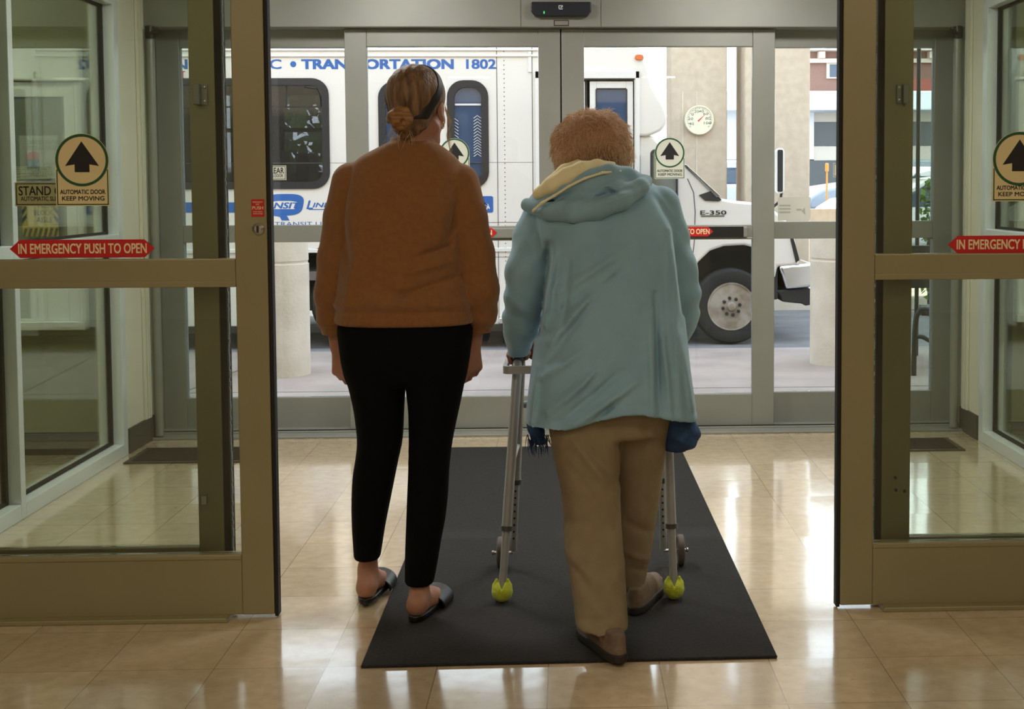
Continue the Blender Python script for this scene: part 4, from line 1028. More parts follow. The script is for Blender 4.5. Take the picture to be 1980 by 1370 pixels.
text_mesh('INES', B(598, 0)[0], B(640, 0)[0], B(540, 401)[1], B(540, 392)[1], YL, 'emblem_lettering', MT['blue'], bus, shear=0.25, bold=0.02)
MB().box(B(590, 0)[0], B(640, 0)[0], YL-0.0005, YL, B(600, 405.5)[1], B(600, 404)[1]).done('emblem_rule', MT['blue'], bus)
MB().prism([B(330, 391), B(500, 391), B(500, 411), B(330, 411)], YL-0.0002, YL).done('side_stripe', MT['blue'], bus)
bt('Y TRANSIT LINES', 512, 652, 428, 436, MT['dark_blue'] if 'dark_blue' in MT else MT['blue'], bold=0.0)
# access emblem
xa, xb = B(915, 0)[0], B(950, 0)[0]; za, zb = B(930, 411)[1], B(930, 379)[1]
MB().prism(rrect(xa, xb, za, zb, 0.015), YL-0.0005, YL).done('access_emblem', MT['blue'], bus)
cx, cz = (xa+xb)/2, (za+zb)/2; wc = MB()
for k in range(20):
    t0, t1 = R(150)+R(250)*k/20, R(150)+R(250)*(k+1)/20
    wc.prism([(cx-0.01+rr_*math.cos(t), cz-0.018+rr_*math.sin(t)) for rr_, t in ((0.032, t0), (0.040, t0), (0.040, t1), (0.032, t1))], YL-0.0012, YL-0.0006)
wc.lathe([(0, -0.0012), (0.010, -0.0012)], (cx-0.012, YL, cz+0.046), 'Y', 12)
wc.prism([(cx-0.016, cz+0.03), (cx-0.008, cz+0.03), (cx-0.005, cz-0.005), (cx+0.022, cz-0.005), (cx+0.036, cz-0.036), (cx+0.046, cz-0.034), (cx+0.03, cz+0.004), (cx-0.014, cz+0.004)], YL-0.0012, YL-0.0006)
wc.done('access_figure', MT['bus_trim'], bus)
# mesh guards seen in the narrow windows
for (px, py0, py1) in ((872, 232, 270), (872, 275, 300), (916, 226, 262), (916, 268, 300)):
    a = B(px, py1); b_ = B(px+14, py0); gm = MB()
    for k in range(7):
        z = a[1]+(b_[1]-a[1])*k/6
        gm.tube([(a[0], YB+0.010, z-0.01), ((a[0]+b_[0])/2, YB+0.010, z+0.012), (b_[0], YB+0.010, z-0.01)], 0.0028, 5)
    gm.done('window_guard', MT['bus_trim'], bus)

# ================================================================== beyond the drive
CARC = [((222, 224, 228), 'white'), ((176, 180, 186), 'silver'), ((235, 235, 236), 'white')]
MT['car_glass'] = mat('dark car glass', (58, 78, 100), 0.06, coat=0.4)
MT['lamp_red'] = mat('red lens', (190, 40, 40), 0.3)
def car(x, y, rot, rgb, label, hat=True, length=4.4):
    root = thing('car', label, 'car', (0, 0, 0), group=None)
    paint = mat('car paint', rgb, 0.25, 0.1, coat=0.6)
    L_, h = length/2, 0.87
    low = [(-L_, .35), (-L_+.05, .85), (-L_+.35, .95), (L_-1.25, .95), (L_-.35, .82), (L_-.02, .62), (L_, .35), (L_-.55, .33), (-L_+.55, .33)]
    top = [(-L_+.15, .93), (-L_+.55, 1.38), (-L_+.9, 1.46), (.15, 1.46), (.55, 1.38), (1.2, .93)] if hat else [(-L_+.5, .93), (-L_+1.1, 1.36), (-.2, 1.44), (.3, 1.38), (1.15, .93)]
    MB().prism(low, -h, h).done('car_body', paint, root, bevel=0.07, seg=3, auto=50)
    MB().prism(top, -h+.12, h-.12).done('cabin', MT['car_glass'], root, bevel=0.05, seg=3, auto=50)
    r = MB().prism([(top[1][0]+.1, top[1][1]+.01), (top[2][0], top[2][1]+.015), (top[-3][0], top[-3][1]+.015), (top[-2][0]-.05, top[-2][1]+.01), (top[-2][0]-.1, top[-2][1]-.05), (top[1][0]+.15, top[1][1]-.05)], -h+.1, h-.1)
    xm = (top[1][0]+top[-2][0])/2
    for s in (-1, 1):
        for xx in (xm-.05, ): r.box(xx, xx+.1, s*(h-.13), s*(h-.09), .9, 1.42)
        r.tube([(top[-1][0]-.02, s*(h-.12), .93), (top[-2][0], s*(h-.14), 1.4)], 0.035, 8).tube([(top[0][0]+.05, s*(h-.12), .93), (top[1][0]+.05, s*(h-.14), 1.4)], 0.05, 8)
    r.done('car_roof', paint, root, bevel=0.02, auto=50)
    for xx in (-L_+.8, L_-.85):
        for s in (-1, 1):
            t_ = MB().lathe([(.16, .02), (.2, -.02), (.3, -.02), (.32, .03), (.32, .17)], (xx, s*h*0.98 if s < 0 else h*.98-.17, .32), 'Y', 24).done('wheel', MT['tyre'], root, auto=40)
    for s in (-1, 1): MB().box(-L_-.01, -L_+.08, s*h*.9, s*h*.55, .72, .86).done('tail_lamp', MT['lamp_red'], root, bevel=0.02)
    root.location = (x, y, lot(y)); root.rotation_euler = (math.atan(SLP)*math.cos(rot) if y > 23 else 0, 0, rot)
    for ch in root.children: ch.matrix_parent_inverse = Matrix.Identity(4)
    return root
def cx_at(px, Y): return at(px, 380, Y).x
def car_nose(px, Y, side, *a, **k):
    "side -1: rear end at px and the car runs off to the right; +1: front end at px"
    return car(at(px, 380, Y).x+2.2*side, Y, R(0), *a, **k)
car(at(1452, 380, 31).x-1.5, 31, R(180), (206, 210, 216), 'dark windowed silver hatchback parked in the gap between the two columns')
car(at(1462, 380, 19.4).x-2.0, 19.4, R(0), (238, 238, 240), 'white saloon parked low in the gap between the two columns', False)
car(at(1566, 380, 31).x+2.0, 31, R(180), (150, 160, 172), 'grey estate car, farthest in the row right of the columns')
car(at(1560, 380, 25.5).x+2.5, 25.5, R(182), (238, 240, 242), 'white estate car in the middle of the row right of the columns')
car(at(1556, 380, 20.5).x+2.2, 20.5, R(180), (225, 226, 228), 'pale saloon nearest in the row right of the columns', False)
car(at(1800, 400, 12.4).x+2.2, 14.9, R(70), (228, 226, 226), 'pale car parked by the shrubs, far right', False)
MT['brick'] = mat('brown brick', (150, 118, 106), 0.9, rgb2=(132, 100, 90), scale=30)
MT['brick_red'] = mat('red brick', (166, 92, 80), 0.9, rgb2=(150, 80, 70), scale=30)
MT['stone'] = mat('pale stone', (215, 205, 190), 0.8)
MT['bank'] = mat('white panel', (240, 242, 246), 0.6)
MT['win_dark'] = mat('dark building glass', (66, 74, 78), 0.08)
YQ = 62
hall = thing('brick_hall', 'old brown brick building with a bracketed stone cornice', 'building', (16, YQ, 0))
xa, xb = at(1556, 200, YQ).x, 40
MB().box(xa, xb, YQ, YQ+10, 0, at(1600, 92, YQ).z).done('wall', MT['brick'], hall)
MB().box(xa, xb, YQ-0.7, YQ, at(1600, 100, YQ).z, at(1600, 84, YQ).z).box(xa, xb, YQ-0.25, YQ, at(1600, 122, YQ).z, at(1600, 114, YQ).z).done('cornice', MT['stone'], hall)
for i in range(22):
    x = xa+0.6+i*1.35
    MB().prism([(x, at(1600, 114, YQ).z), (x+0.3, at(1600, 114, YQ).z), (x+0.3, at(1600, 101, YQ).z), (x, at(1600, 101, YQ).z)], YQ-0.5, YQ).done('bracket', MT['stone'], hall)
for i in range(10):
    x = xa+1.2+i*2.7
    w = MB().box(x-0.15, x+1.15, YQ-0.1, YQ, at(1600, 152, YQ).z, at(1600, 120, YQ).z).done('window', MT['stone'], hall)
    p = MB().box(x, x+1.0, YQ-0.14, YQ-0.1, at(1600, 149, YQ).z, at(1600, 125, YQ).z).done('window_pane', MT['car_glass'], None); p.parent = w
MB().box(at(1700, 200, YQ-3).x, xb, YQ-3, YQ-0.5, 0, at(1700, 152, YQ-3).z).done('annex', MT['brick_red'], hall)
YK = 46
bank = thing('office_block', 'low white office building with a band of dark windows', 'building', (14, YK, 0))
xa, xb = at(1395, 250, YK).x, at(1900, 250, YK).x
MB().box(xa, xb, YK, YK+8, 0, at(1600, 186, YK).z).done('wall', MT['bank'], bank)
MB().box(xa-.5, xb+.5, YK-1.6, YK+8, at(1600, 218, YK).z, at(1600, 182, YK).z).done('fascia', MT['bank'], bank, bevel=0.05)
z0, z1 = at(1600, 282, YK).z, at(1600, 236, YK).z
x = at(1572, 250, YK).x
for i in range(6):
    f = MB().box(x, x+1.2, YK-0.12, YK, z0, z1).done('window', MT['win_dark'], bank); x += 1.26
xw = at(1572, 250, YK).x
MB().box(xw, xw+8, YK-0.2, YK, at(1600, 310, YK).z, at(1600, 283, YK).z).box(xw, xw+8, YK-0.2, YK, at(1600, 236, YK).z, at(1600, 218, YK).z).done('spandrel', MT['stone'], bank)
MB().box(at(1395, 0, YK).x, at(1572, 0, YK).x, YK-0.3, YK, at(1600, 308, YK).z, at(1600, 186, YK).z).done('wall_panel', MT['bank'], bank)
MB().box(xa, xb, YK-0.25, YK, 0, at(1600, 310, YK).z).done('undercroft', MT['win_dark'], bank)
# delineator, shrubs and trees
d = at(1599, 322, 28); tag(MB().lathe([(.04, at(1599, 331, 28).z), (.04, at(1599, 316, 28).z), (0, at(1599, 315, 28).z)], (d.x, 28, 0), 'Z', 16).lathe([(.02, .27), (.02, at(1599, 330, 28).z)], (d.x, 28, 0), 'Z', 12).done('marker_post', mat('orange plastic', (240, 150, 60), 0.5), auto=40), 'orange marker post beside the parked cars', 'post')
MT['leaf'] = mat('leaf green', (70, 108, 48), 0.7, rgb2=(46, 78, 34), scale=3)
MT['leaf2'] = mat('light leaf green', (120, 150, 70), 0.7, rgb2=(80, 116, 48), scale=3)
MT['bark'] = mat('bark', (82, 66, 54), 0.9)
def leaf_cloud(name, blobs, n, size, material, parent):
    vs = []; fs = []
    rg = np.random.RandomState(len(blobs)*7+n)
    for i in range(n):
        c, r = blobs[rg.randint(len(blobs))]
        d = rg.normal(size=3); d /= np.linalg.norm(d)
        p = np.array(c)+d*np.array(r)*rg.uniform(.55, 1.0)
        a = rg.normal(size=3); a /= np.linalg.norm(a); b = np.cross(a, rg.normal(size=3)); b /= np.linalg.norm(b)
        s = size*rg.uniform(.6, 1.3); k = len(vs)
        vs += [p-a*s, p+b*s*.5, p+a*s, p-b*s*.5]; fs.append((k, k+1, k+2, k+3))
    me = bpy.data.meshes.new(name); me.from_pydata([tuple(v) for v in vs], [], fs); me.update()
    return link(name, me, material, parent)
def tree(x, y, h, label, n=2600, m_='leaf'):
    root = thing('tree', label, 'tree', (x, y, 0), group='trees across the drive')
    MB().tube([(x, y, 0), (x+.1, y, h*.3), (x-.05, y+.1, h*.6)], [.22, .16, .08], 10).tube([(x+.1, y, h*.3), (x+.9, y, h*.55)], [.1, .04], 8).tube([(x+.1, y, h*.32), (x-.9, y+.3, h*.6)], [.1, .04], 8).done('trunk', MT['bark'], root, auto=60)
    rg = random.Random(int(x*10)+int(h*7)); bl = []
    for k in range(9): bl.append(((x+rg.uniform(-1.7, 1.7), y+rg.uniform(-1.2, 1.2), h*rg.uniform(.38, .92)), (1.3, 1.3, 1.0)))
    leaf_cloud('foliage', bl, n, .22, MT[m_], root)
    return root
tree(-9.5, 21.5, 5.6, 'leafy tree seen through the bus, above the rear wheel'); tree(-4.4, 27, 6.2, 'leafy tree seen through the large bus window', m_='leaf2')
sh = thing('shrub', 'sunlit leafy shrub beyond the right fixed glass light', 'shrub', (at(1796, 430, 12.5).x, 12.5, 0))
c = at(1800, 440, 12.5)
MB().tube([(c.x, 12.5, 0), (c.x, 12.5, .9)], .03, 8).done('stem', MT['bark'], sh)
leaf_cloud('foliage', [((c.x+.05, 12.5, z), (.16, .16, .2)) for z in (.35, .6, .85, 1.05, 1.2)], 500, .045, MT['leaf2'], sh)
sp_ = at(1775, 300, 9.6)
tag(MB().lathe([(.016, 0), (.016, 2.7), (0, 2.7)], (sp_.x, 9.6, 0), 'Z', 14).done('post', MT['dark_steel'], auto=40), 'thin grey post standing outside the right fixed glass light', 'post')
# bench by the right fixed light
YC = 8.6
bn = thing('bench', 'grey metal bench with a curved arm outside the right fixed glass light', 'bench', (at(1790, 700, YC).x, YC, 0))
p = lambda px, py, dy=0: at(px, py, YC+dy)
MB().tube([p(1766, 770), p(1767, 700), p(1769, 640), p(1772, 612), p(1778, 599), p(1788, 597), p(1815, 604), p(1845, 610)], 0.019, 12).tube([p(1768, 650), p(1784, 651), p(1800, 660), p(1850, 690)], 0.015, 12).done('arm_frame', MT['dark_steel'], bn, auto=50)
st = MB()
for k in range(5):
    a = p(1782+k*0, 655+k*0, .1+k*.11); st.box(a.x, a.x+1.3, YC+.10+k*.11, YC+.18+k*.11, .40, .43)
st.done('seat', MT['dark_steel'], bn, bevel=0.004)
sb = MB()
for k in range(3):
    a = p(1782, 600); sb.box(a.x, a.x+1.3, YC+.62+.02*k, YC+.65+.02*k, .55+k*.12, .62+k*.12)
sb.done('backrest', MT['dark_steel'], bn, bevel=0.004)
MB().tube([(p(1782, 600).x+.05, YC+.62, 0), (p(1782, 600).x+.05, YC+.68, .9)], .016, 10).tube([(p(1782, 600).x+1.25, YC+.62, 0), (p(1782, 600).x+1.25, YC+.68, .9)], .016, 10).tube([(p(1782, 600).x+1.25, YC, 0), (p(1782, 600).x+1.25, YC, .6)], .016, 10).done('leg', MT['dark_steel'], bn, auto=50)
# ================================================================== the woman in the brown sweater
MT['skin'] = mat('skin', (168, 120, 100), 0.55, var=0.06, scale=30, spec=0.4)
MT['sweater'] = mat('brown knit', (138, 92, 48), 0.95, rgb2=(131, 85, 43), scale=60, bump=0.35, bscale=420, sheen=0.25)
MT['pants'] = mat('black cotton', (9, 9, 10), 0.95, var=0.1, scale=30, spec=0.15)
MT['hair_brown'] = mat('brown hair', (138, 106, 74), 0.6, rgb2=(84, 58, 38), scale=5, stretch=(14, 14, 1.2), bump=0.5, bscale=14, detail=6)
MT['bun'] = mat('blonde brown hair', (164, 118, 70), 0.5, rgb2=(112, 76, 44), scale=8, stretch=(3, 6, 16), bump=0.5, bscale=20, detail=6)
MT['wisp'] = mat('loose blonde hair', (206, 190, 160), 0.5)
MT['band'] = mat('black headband', (20, 18, 20), 0.6)
MT['leather'] = mat('black leather', (16, 15, 16), 0.38, bump=0.1, bscale=200)
MT['gold'] = mat('gold', (220, 190, 130), 0.25, 1.0)
MT['eye'] = mat('eye white', (225, 220, 212), 0.2)
MT['iris'] = mat('iris', (70, 52, 38), 0.2)
MT['lip'] = mat('lips', (170, 94, 86), 0.45)

def head_fn(Q, neck=0.13, w=1.0):
    "distance field of a head; Q is local right / forward / up about the middle of the skull"
    Q = (Q[0]/w, Q[1], Q[2])
    ax = np.abs(Q[0]); M = (ax, Q[1], Q[2])
    d = ell(Q, (0, -0.012, 0.034), (0.075, 0.094, 0.084))
    d = smin(d, ell(Q, (0, 0.030, -0.035), (0.059, 0.062, 0.078)), 0.03)
    d = smin(d, ell(M, (0.040, 0.058, -0.038), (0.022, 0.024, 0.026)), 0.02)          # cheeks
    d = smin(d, cone(Q, (-0.018, 0.066, -0.100), (0.018, 0.066, -0.100), 0.020, 0.020), 0.025)   # chin
    d = smin(d, cone(M, (0.052, 0.0, -0.062), (0.022, 0.060, -0.098), 0.018, 0.016), 0.02)       # jaw
    d = smin(d, cone(M, (0.012, 0.078, 0.024), (0.042, 0.066, 0.022), 0.011, 0.010), 0.015)      # brow
    d = smax(d, -ell(M, (0.030, 0.092, 0.002), (0.017, 0.016, 0.011)), 0.012)                    # eye hollows
    d = smin(d, ell(M, (0.030, 0.0725, 0.010), (0.017, 0.011, 0.0065)), 0.003)
    d = smin(d, ell(M, (0.030, 0.0715, -0.0065), (0.016, 0.010, 0.0050)), 0.003)
    d = smin(d, cone(Q, (0, 0.080, 0.012), (0, 0.103, -0.028), 0.007, 0.011), 0.010)             # nose
    d = smin(d, ell(M, (0.011, 0.094, -0.034), (0.009, 0.010, 0.008)), 0.006)
    d = smin(d, ell(Q, (0, 0.083, -0.058), (0.023, 0.012, 0.0055)), 0.005)                       # lips
    d = smin(d, ell(Q, (0, 0.081, -0.069), (0.020, 0.012, 0.0065)), 0.005)
    d = smax(d, -ell(Q, (0, 0.098, -0.0635), (0.024, 0.010, 0.0016)), 0.003)
    ear = smax(ell(M, (0.077, -0.006, -0.012), (0.010, 0.020, 0.032)), -ell(M, (0.090, -0.002, -0.010), (0.010, 0.012, 0.020)), 0.004)
    ear = smin(ear, cone(M, (0.080, -0.002, -0.040), (0.078, 0.0, -0.034), 0.006, 0.006), 0.006)
    d = smin(d, ear, 0.006)
    if neck: d = smin(d, cone(Q, (0, -0.022, -0.045), (0, -0.040, -0.045-neck), 0.052, 0.054), 0.025)
    return d
def hand_pts(wrist, down, palm_n, side, curl=0.5, spread=0.08, L=0.175):
    "joint chains of a relaxed hand: palm centre line, four fingers, thumb"
    down = Vector(down).normalized(); n = Vector(palm_n); n = (n-down*n.dot(down)).normalized(); s = down.cross(n).normalized()*side  # s: towards the thumb
    w = Vector(wrist); out = {'palm': [], 'fingers': [], 'thumb': None}
    kn = []
    for i, off in enumerate((0.030, 0.010, -0.010, -0.029)):
        kn.append(w+down*(0.090-0.004*abs(i-1))+s*off)
    out['kn'] = kn
    for i, k in enumerate(kn):
        ln = (0.040, 0.045, 0.042, 0.033)[i]; a = 0.35*curl+0.10*i*curl; p = k; c = [p]
        d = (down+s*(0.12-0.08*i)*spread*8).normalized()
        for j, f in enumerate((1.0, 0.72, 0.55)):
            a += curl*(0.25, 0.75, 0.55)[j]
            p = p+(d*math.cos(a)+n*math.sin(a))*ln*f; c.append(p)
        out['fingers'].append(c)
    b = w+down*0.025+s*0.026
    out['thumb'] = [b, b+(down*.75+s*.55+n*.35).normalized()*0.042, b+(down*.75+s*.55+n*.35).normalized()*0.042+(down*.9+s*.15+n*.4).normalized()*0.032, b+(down*.75+s*.55+n*.35).normalized()*0.042+(down*.9+s*.15+n*.4).normalized()*0.032+(down*.95+n*.35-s*.05).normalized()*0.026]
    out['w'] = w
    return out
def hand_fn(P, h):
    d = None
    for i, k in enumerate(h['kn']):
        e = cone(P, h['w']+(k-h['w'])*0.10, k, 0.015, 0.0115)
        d = e if d is None else smin(d, e, 0.012)
    for i, c in enumerate(h['fingers']):
        r = (0.0092, 0.0095, 0.0092, 0.0080)[i]
        d = smin(d, chain(P, c, [r*1.12, r, r*.92, r*.78], 0.003), 0.004)
    d = smin(d, chain(P, h['thumb'], [0.016, 0.0125, 0.0105, 0.0085], 0.006), 0.010)
    return d

YW = 3.88
def wp(px, py, dy=0.0): return at(px, py, YW+dy)
woman = thing('person', 'person in a brown knit sweater and black trousers walking away, hair in a low bun', 'person', (-0.50, 3.88, 0))
hc = wp(808, 207, 0.0); HY = R(17)          # skull middle; head turned to the right
hp = lambda l, f, u: Vector((hc.x+l*math.cos(HY)+f*math.sin(HY), hc.y-l*math.sin(HY)+f*math.cos(HY), hc.z+u))

# --- key points
sh_l, el_l, wr_l = wp(681, 353, 0.0), wp(640, 530, 0.01), wp(653, 668, 0.03)
sh_r, el_r, wr_r = wp(888, 355, 0.0), wp(928, 530, 0.01), wp(917, 660, 0.05)
hip_l, kn_l, an_l = wp(724, 700, 0.0), wp(729, 880, 0.03), at(711, 1100, 3.985)
hip_r, kn_r, an_r = wp(846, 700, 0.0), wp(829, 890, 0.0), at(811, 1150, 3.82)
HL = hand_pts(wr_l, (0.13, 0.05, -1), (0.55, 0.75, 0), 1, curl=0.75)
HR = hand_pts(wr_r, (-0.12, 0.06, -1), (-0.55, 0.75, 0), -1, curl=0.7)
fl = Vector((0.07, 1, 0)).normalized(); frr = Vector((0.20, 1, 0)).normalized()
heel_l = Vector((an_l.x, an_l.y-0.03, 0.050)); heel_r = Vector((an_r.x-0.004, an_r.y-0.03, 0.046))
def foot_fn(P, an, heel, f, z0):
    s = Vector((f.y, -f.x, 0))
    toe = heel+f*0.20; d = cone(P, an, heel+Vector((0, 0, 0.015)), 0.030, 0.030)
    d = smin(d, cone(P, heel, heel+f*.10, 0.028, 0.026), 0.02)
    d = smin(d, cone(P, an+f*0.03+Vector((0, 0, -0.02)), heel+f*0.12, 0.028, 0.024), 0.02)
    d = smin(d, cone(P, heel+f*.10+s*.012, toe+s*0.015-Vector((0, 0, .012)), 0.028, 0.016), 0.02)
    d = smin(d, cone(P, heel+f*.10-s*.014, toe-f*.03-s*0.022-Vector((0, 0, .012)), 0.024, 0.013), 0.02)
    for i, o in enumerate((.026, .012, 0, -.012, -.024)):
        a = toe-f*(.02+.010*i)+s*o-Vector((0, 0, .014)); d = smin(d, cone(P, a, a+f*.03, 0.010 if i == 0 else 0.007, 0.009 if i == 0 else 0.006), 0.005)
    return smax(d, z0-P[2], 0.004)
def woman_body(P):
    d = head_fn(turn(P, hc, HY), 0.0)
    d = smin(d, cone(P, hp(0, -0.018, -0.05), wp(797, 300, 0.0), 0.050, 0.056), 0.02)
    d = smin(d, rings(P, smooth_tab([(wp(795, y).z, (wp(a, y).x+wp(b, y).x)/2, (wp(b, y).x-wp(a, y).x)/2, YW+dy, e) for y, a, b, dy, e in
        ((285, 740, 845, 0, .06), (320, 700, 880, 0, .085), (400, 690, 880, 0, .10), (520, 690, 870, 0, .095), (600, 680, 885, 0, .10), (680, 682, 890, -0.01, .11), (735, 700, 872, -.01, .10))])), 0.03)
    for s_, e_, w_ in ((sh_l, el_l, wr_l), (sh_r, el_r, wr_r)):
        d = smin(d, chain(P, (s_, e_, w_), (0.046, 0.036, 0.024), 0.01), 0.02)
    for h_, k_, a_ in ((hip_l, kn_l, an_l), (hip_r, kn_r, an_r)):
        d = smin(d, chain(P, (h_, k_, k_*.6+a_*.4+Vector((0, 0, 0)), a_), (0.070, 0.048, 0.036, 0.028), 0.02), 0.02)
    d = smin(d, smin(hand_fn(P, HL), hand_fn(P, HR), 0.002), 0.008)
    d = smin(d, np.minimum(foot_fn(P, an_l, heel_l, fl, 0.024), foot_fn(P, an_r, heel_r, frr, 0.020)), 0.015)
    return d
body_mesh('body', woman_body, (-0.83, 3.60, 0.0), (-0.16, 4.32, 1.70), 0.0055, MT['skin'], woman, relax=1)
for s_ in (-1, 1):
    e = hp(s_*0.030, 0.0675, 0.002)
    MB().lathe([(0, -0.0125), (0.006, -0.011), (0.0105, -0.0068), (0.0125, 0), (0.0105, .0068), (0, .0125)], e, 'Z', 16).done('eye', MT['eye'], woman, auto=60)
    q = hp(s_*0.030, 0.0778, 0.0015); MB().lathe([(0, -0.0045), (0.0035, -0.003), (0.0045, 0), (0.0035, .003), (0, .0045)], q, 'Z', 12).done('iris', MT['iris'], woman, auto=60)

# --- hair pulled back into a bun
def hair_fn(P):
    Q = turn(P, hc, HY)
    d = ell(Q, (0, -0.016, 0.036), (0.0865, 0.104, 0.092))
    d = smin(d, ell(Q, (0, -0.058, -0.040), (0.060, 0.050, 0.050)), 0.035)
    d = smin(d, cone(Q, (-0.01, -0.085, -0.030), (-0.005, -0.055, -0.085), 0.020, 0.022), 0.03)
    d = d+0.0012*np.sin(Q[0]*260+Q[2]*40)*np.clip(-Q[1]*20, 0, 1)
    d = smax(d, Q[1]-0.058-0.55*(Q[2]-0.03), 0.012)                 # hairline at the brow
    d = smax(d, -(Q[2]+0.012-1.5*np.minimum(0, Q[1]+0.012)), 0.008)
    return d
body_mesh('hair', hair_fn, hp(0, 0, 0)-Vector((.14, .15, .16)), hp(0, 0, 0)+Vector((.14, .15, .15)), 0.0035, MT['hair_brown'], woman)
bc = hp(0.0, -0.118, -0.038)
bx_, by_ = Vector((math.cos(HY), -math.sin(HY), 0)), Vector((math.sin(HY), math.cos(HY), 0))
def bun_fn(P):
    d = None
    def L_(r, a, f, z): return bc+bx_*(r*math.cos(a))+by_*f+Vector((0, 0, z+r*math.sin(a)*.85))
    c1 = [L_(.027-.006*k/10, -2.2+.62*k, -.004-.0012*k, .0) for k in range(11)]
    d = chain(P, c1, [.0135]*11, .004)
    c2 = [L_(.013, .3+.7*k, -.018-.0015*k, .003) for k in range(7)]
    d = smin(d, chain(P, c2, [.0125]*7, .003), .003)
    d = smin(d, ell(P, bc+by_*.012, (.026, .026, .022)), .004)
    d = smin(d, chain(P, [bc+bx_*.02+by_*-.01+Vector((0, 0, .020)), bc+bx_*-.02+by_*-.022+Vector((0, 0, .006)), bc+bx_*-.036+by_*-.005+Vector((0, 0, -.008))], [.012, .014, .010], .004), .003)
    return d+0.0008*np.sin((P[0]-bc.x)*500+(P[2]-bc.z)*300)
body_mesh('hair_bun', bun_fn, bc-Vector((.065, .065, .065)), bc+Vector((.065, .065, .065)), 0.0025, MT['bun'], woman, label='blonde brown coiled bun')
def band_fn(P):
    Q = turn(P, hc, HY)
    d = ell(Q, (0, -0.016, 0.036), (0.0895, 0.107, 0.0955))
    d = smin(d, ell(Q, (0, -0.058, -0.040), (0.063, 0.053, 0.053)), 0.035)
    s = (Q[1]-0.020)-0.62*(Q[2]-0.12)*1.0
    d = smax(d, np.abs(s+0.006)-0.019, 0.004)
    return smax(d, -(Q[2]+0.042), 0.004)
body_mesh('headband', band_fn, hp(0, 0, 0)-Vector((.14, .15, .16)), hp(0, 0, 0)+Vector((.14, .15, .15)), 0.003, MT['band'], woman)
ew = []; rg = random.Random(3)
for k in range(46):
    a = wp(770+rg.uniform(-14, 30), 246+rg.uniform(-8, 8), -0.07+rg.uniform(-.02, .03)); u = Vector((rg.uniform(-.035, .008), rg.uniform(-.01, .01), -rg.uniform(.02, .05)))
    ew.append([a, a+u*.5+Vector((-.004, -.004, 0)), a+u*.9, a+u*1.2+Vector((rg.uniform(-.008, .008), 0, -.004))])
for k in range(14):
    a = wp(862+rg.uniform(-4, 3), 205+rg.uniform(-10, 10), 0.07); q = [a]
    for (x, y) in ((869, 235), (867, 265), (872, 296)): q.append(wp(x+rg.uniform(-4, 4), y+rg.uniform(-8, 6), 0.07))
    ew.append(q)
for k in range(30):
    a = wp(752+rg.uniform(-3, 8), 195+rg.uniform(-30, 40), -0.02); ew.append([a, a+Vector((-.006, 0, -.012)), a+Vector((-.004+rg.uniform(-.008, .004), 0, -.03))])
strands('loose_hair', ew, 0.0005, MT['wisp'], woman, label='fine pale loose strands')
e = hp(0.080, -0.002, -0.050); MB().tube([e+Vector((.008*math.cos(t)*.6, .004*math.cos(t), .010*math.sin(t)-.006)) for t in np.linspace(0, 2*math.pi, 17)], 0.0011, 6).done('earring', MT['gold'], woman, auto=60)

# --- sweater
def seg2(P, a, b, w, amp, back=True):
    "soft ridge along a line drawn on the back: adds amp where the cloth folds"
    (ax_, az_), (bx2, bz2) = a, b; dx, dz = bx2-ax_, bz2-az_
    t = np.clip(((P[0]-ax_)*dx+(P[2]-az_)*dz)/(dx*dx+dz*dz), 0, 1)
    q = ((P[0]-ax_-t*dx)**2+(P[2]-az_-t*dz)**2)/(w*w)
    return amp*np.exp(-q)*(0.35+0.65*np.sin(np.pi*np.clip(t, 0.05, .95)))
def W2(px, py, dy=0.0): v = wp(px, py, dy); return (v.x, v.z)
rows_sw = [(274, 752, 842, .0, .066), (287, 728, 862, 0, .075), (305, 690, 885, 0, .088), (335, 672, 900, 0, .108), (385, 662, 893, -.005, .125), (440, 660, 892, -.008, .130), (500, 660, 896, -.008, .130), (560, 655, 905, -.01, .133), (610, 650, 915, -.012, .136), (624, 649.5, 917.5, -.012, .136)]
tab_sw = smooth_tab([(wp(785, y).z, (wp(a, y).x+wp(b, y).x)/2, (wp(b, y).x-wp(a, y).x)/2, YW+dy, e) for y, a, b, dy, e in rows_sw], 60)
SL = [(sh_l, .062), (wp(664, 420), .058), (wp(650, 500), .055), (wp(643, 570, .01), .054), (wp(645, 615, .02), .049), (wp(650, 645, .025), .036), (wp(652, 663, .03), .036)]
SRR = [(sh_r, .062), (wp(903, 420), .060), (wp(918, 490), .059), (wp(924, 560, .01), .064), (wp(926, 605, .03), .055), (wp(923, 640, .04), .038), (wp(920, 664, .045), .036)]
folds_sw = [((875, 470), (815, 492), .010, -.007), ((880, 500), (800, 520), .014, .006), ((890, 530), (760, 575), .016, -.006), ((860, 580), (720, 575), .02, .006), ((660, 400), (690, 520), .018, -.005), ((885, 400), (868, 470), .014, -.006),
            ((680, 330), (664, 440), .012, -.008), ((700, 480), (680, 600), .02, .005), ((780, 330), (790, 560), .03, -.003), ((740, 540), (860, 600), .014, -.003), ((650, 480), (640, 600), .012, .004), ((930, 480), (945, 590), .012, -.004)]
zhem = wp(785, 624).z; zrib = wp(785, 592).z
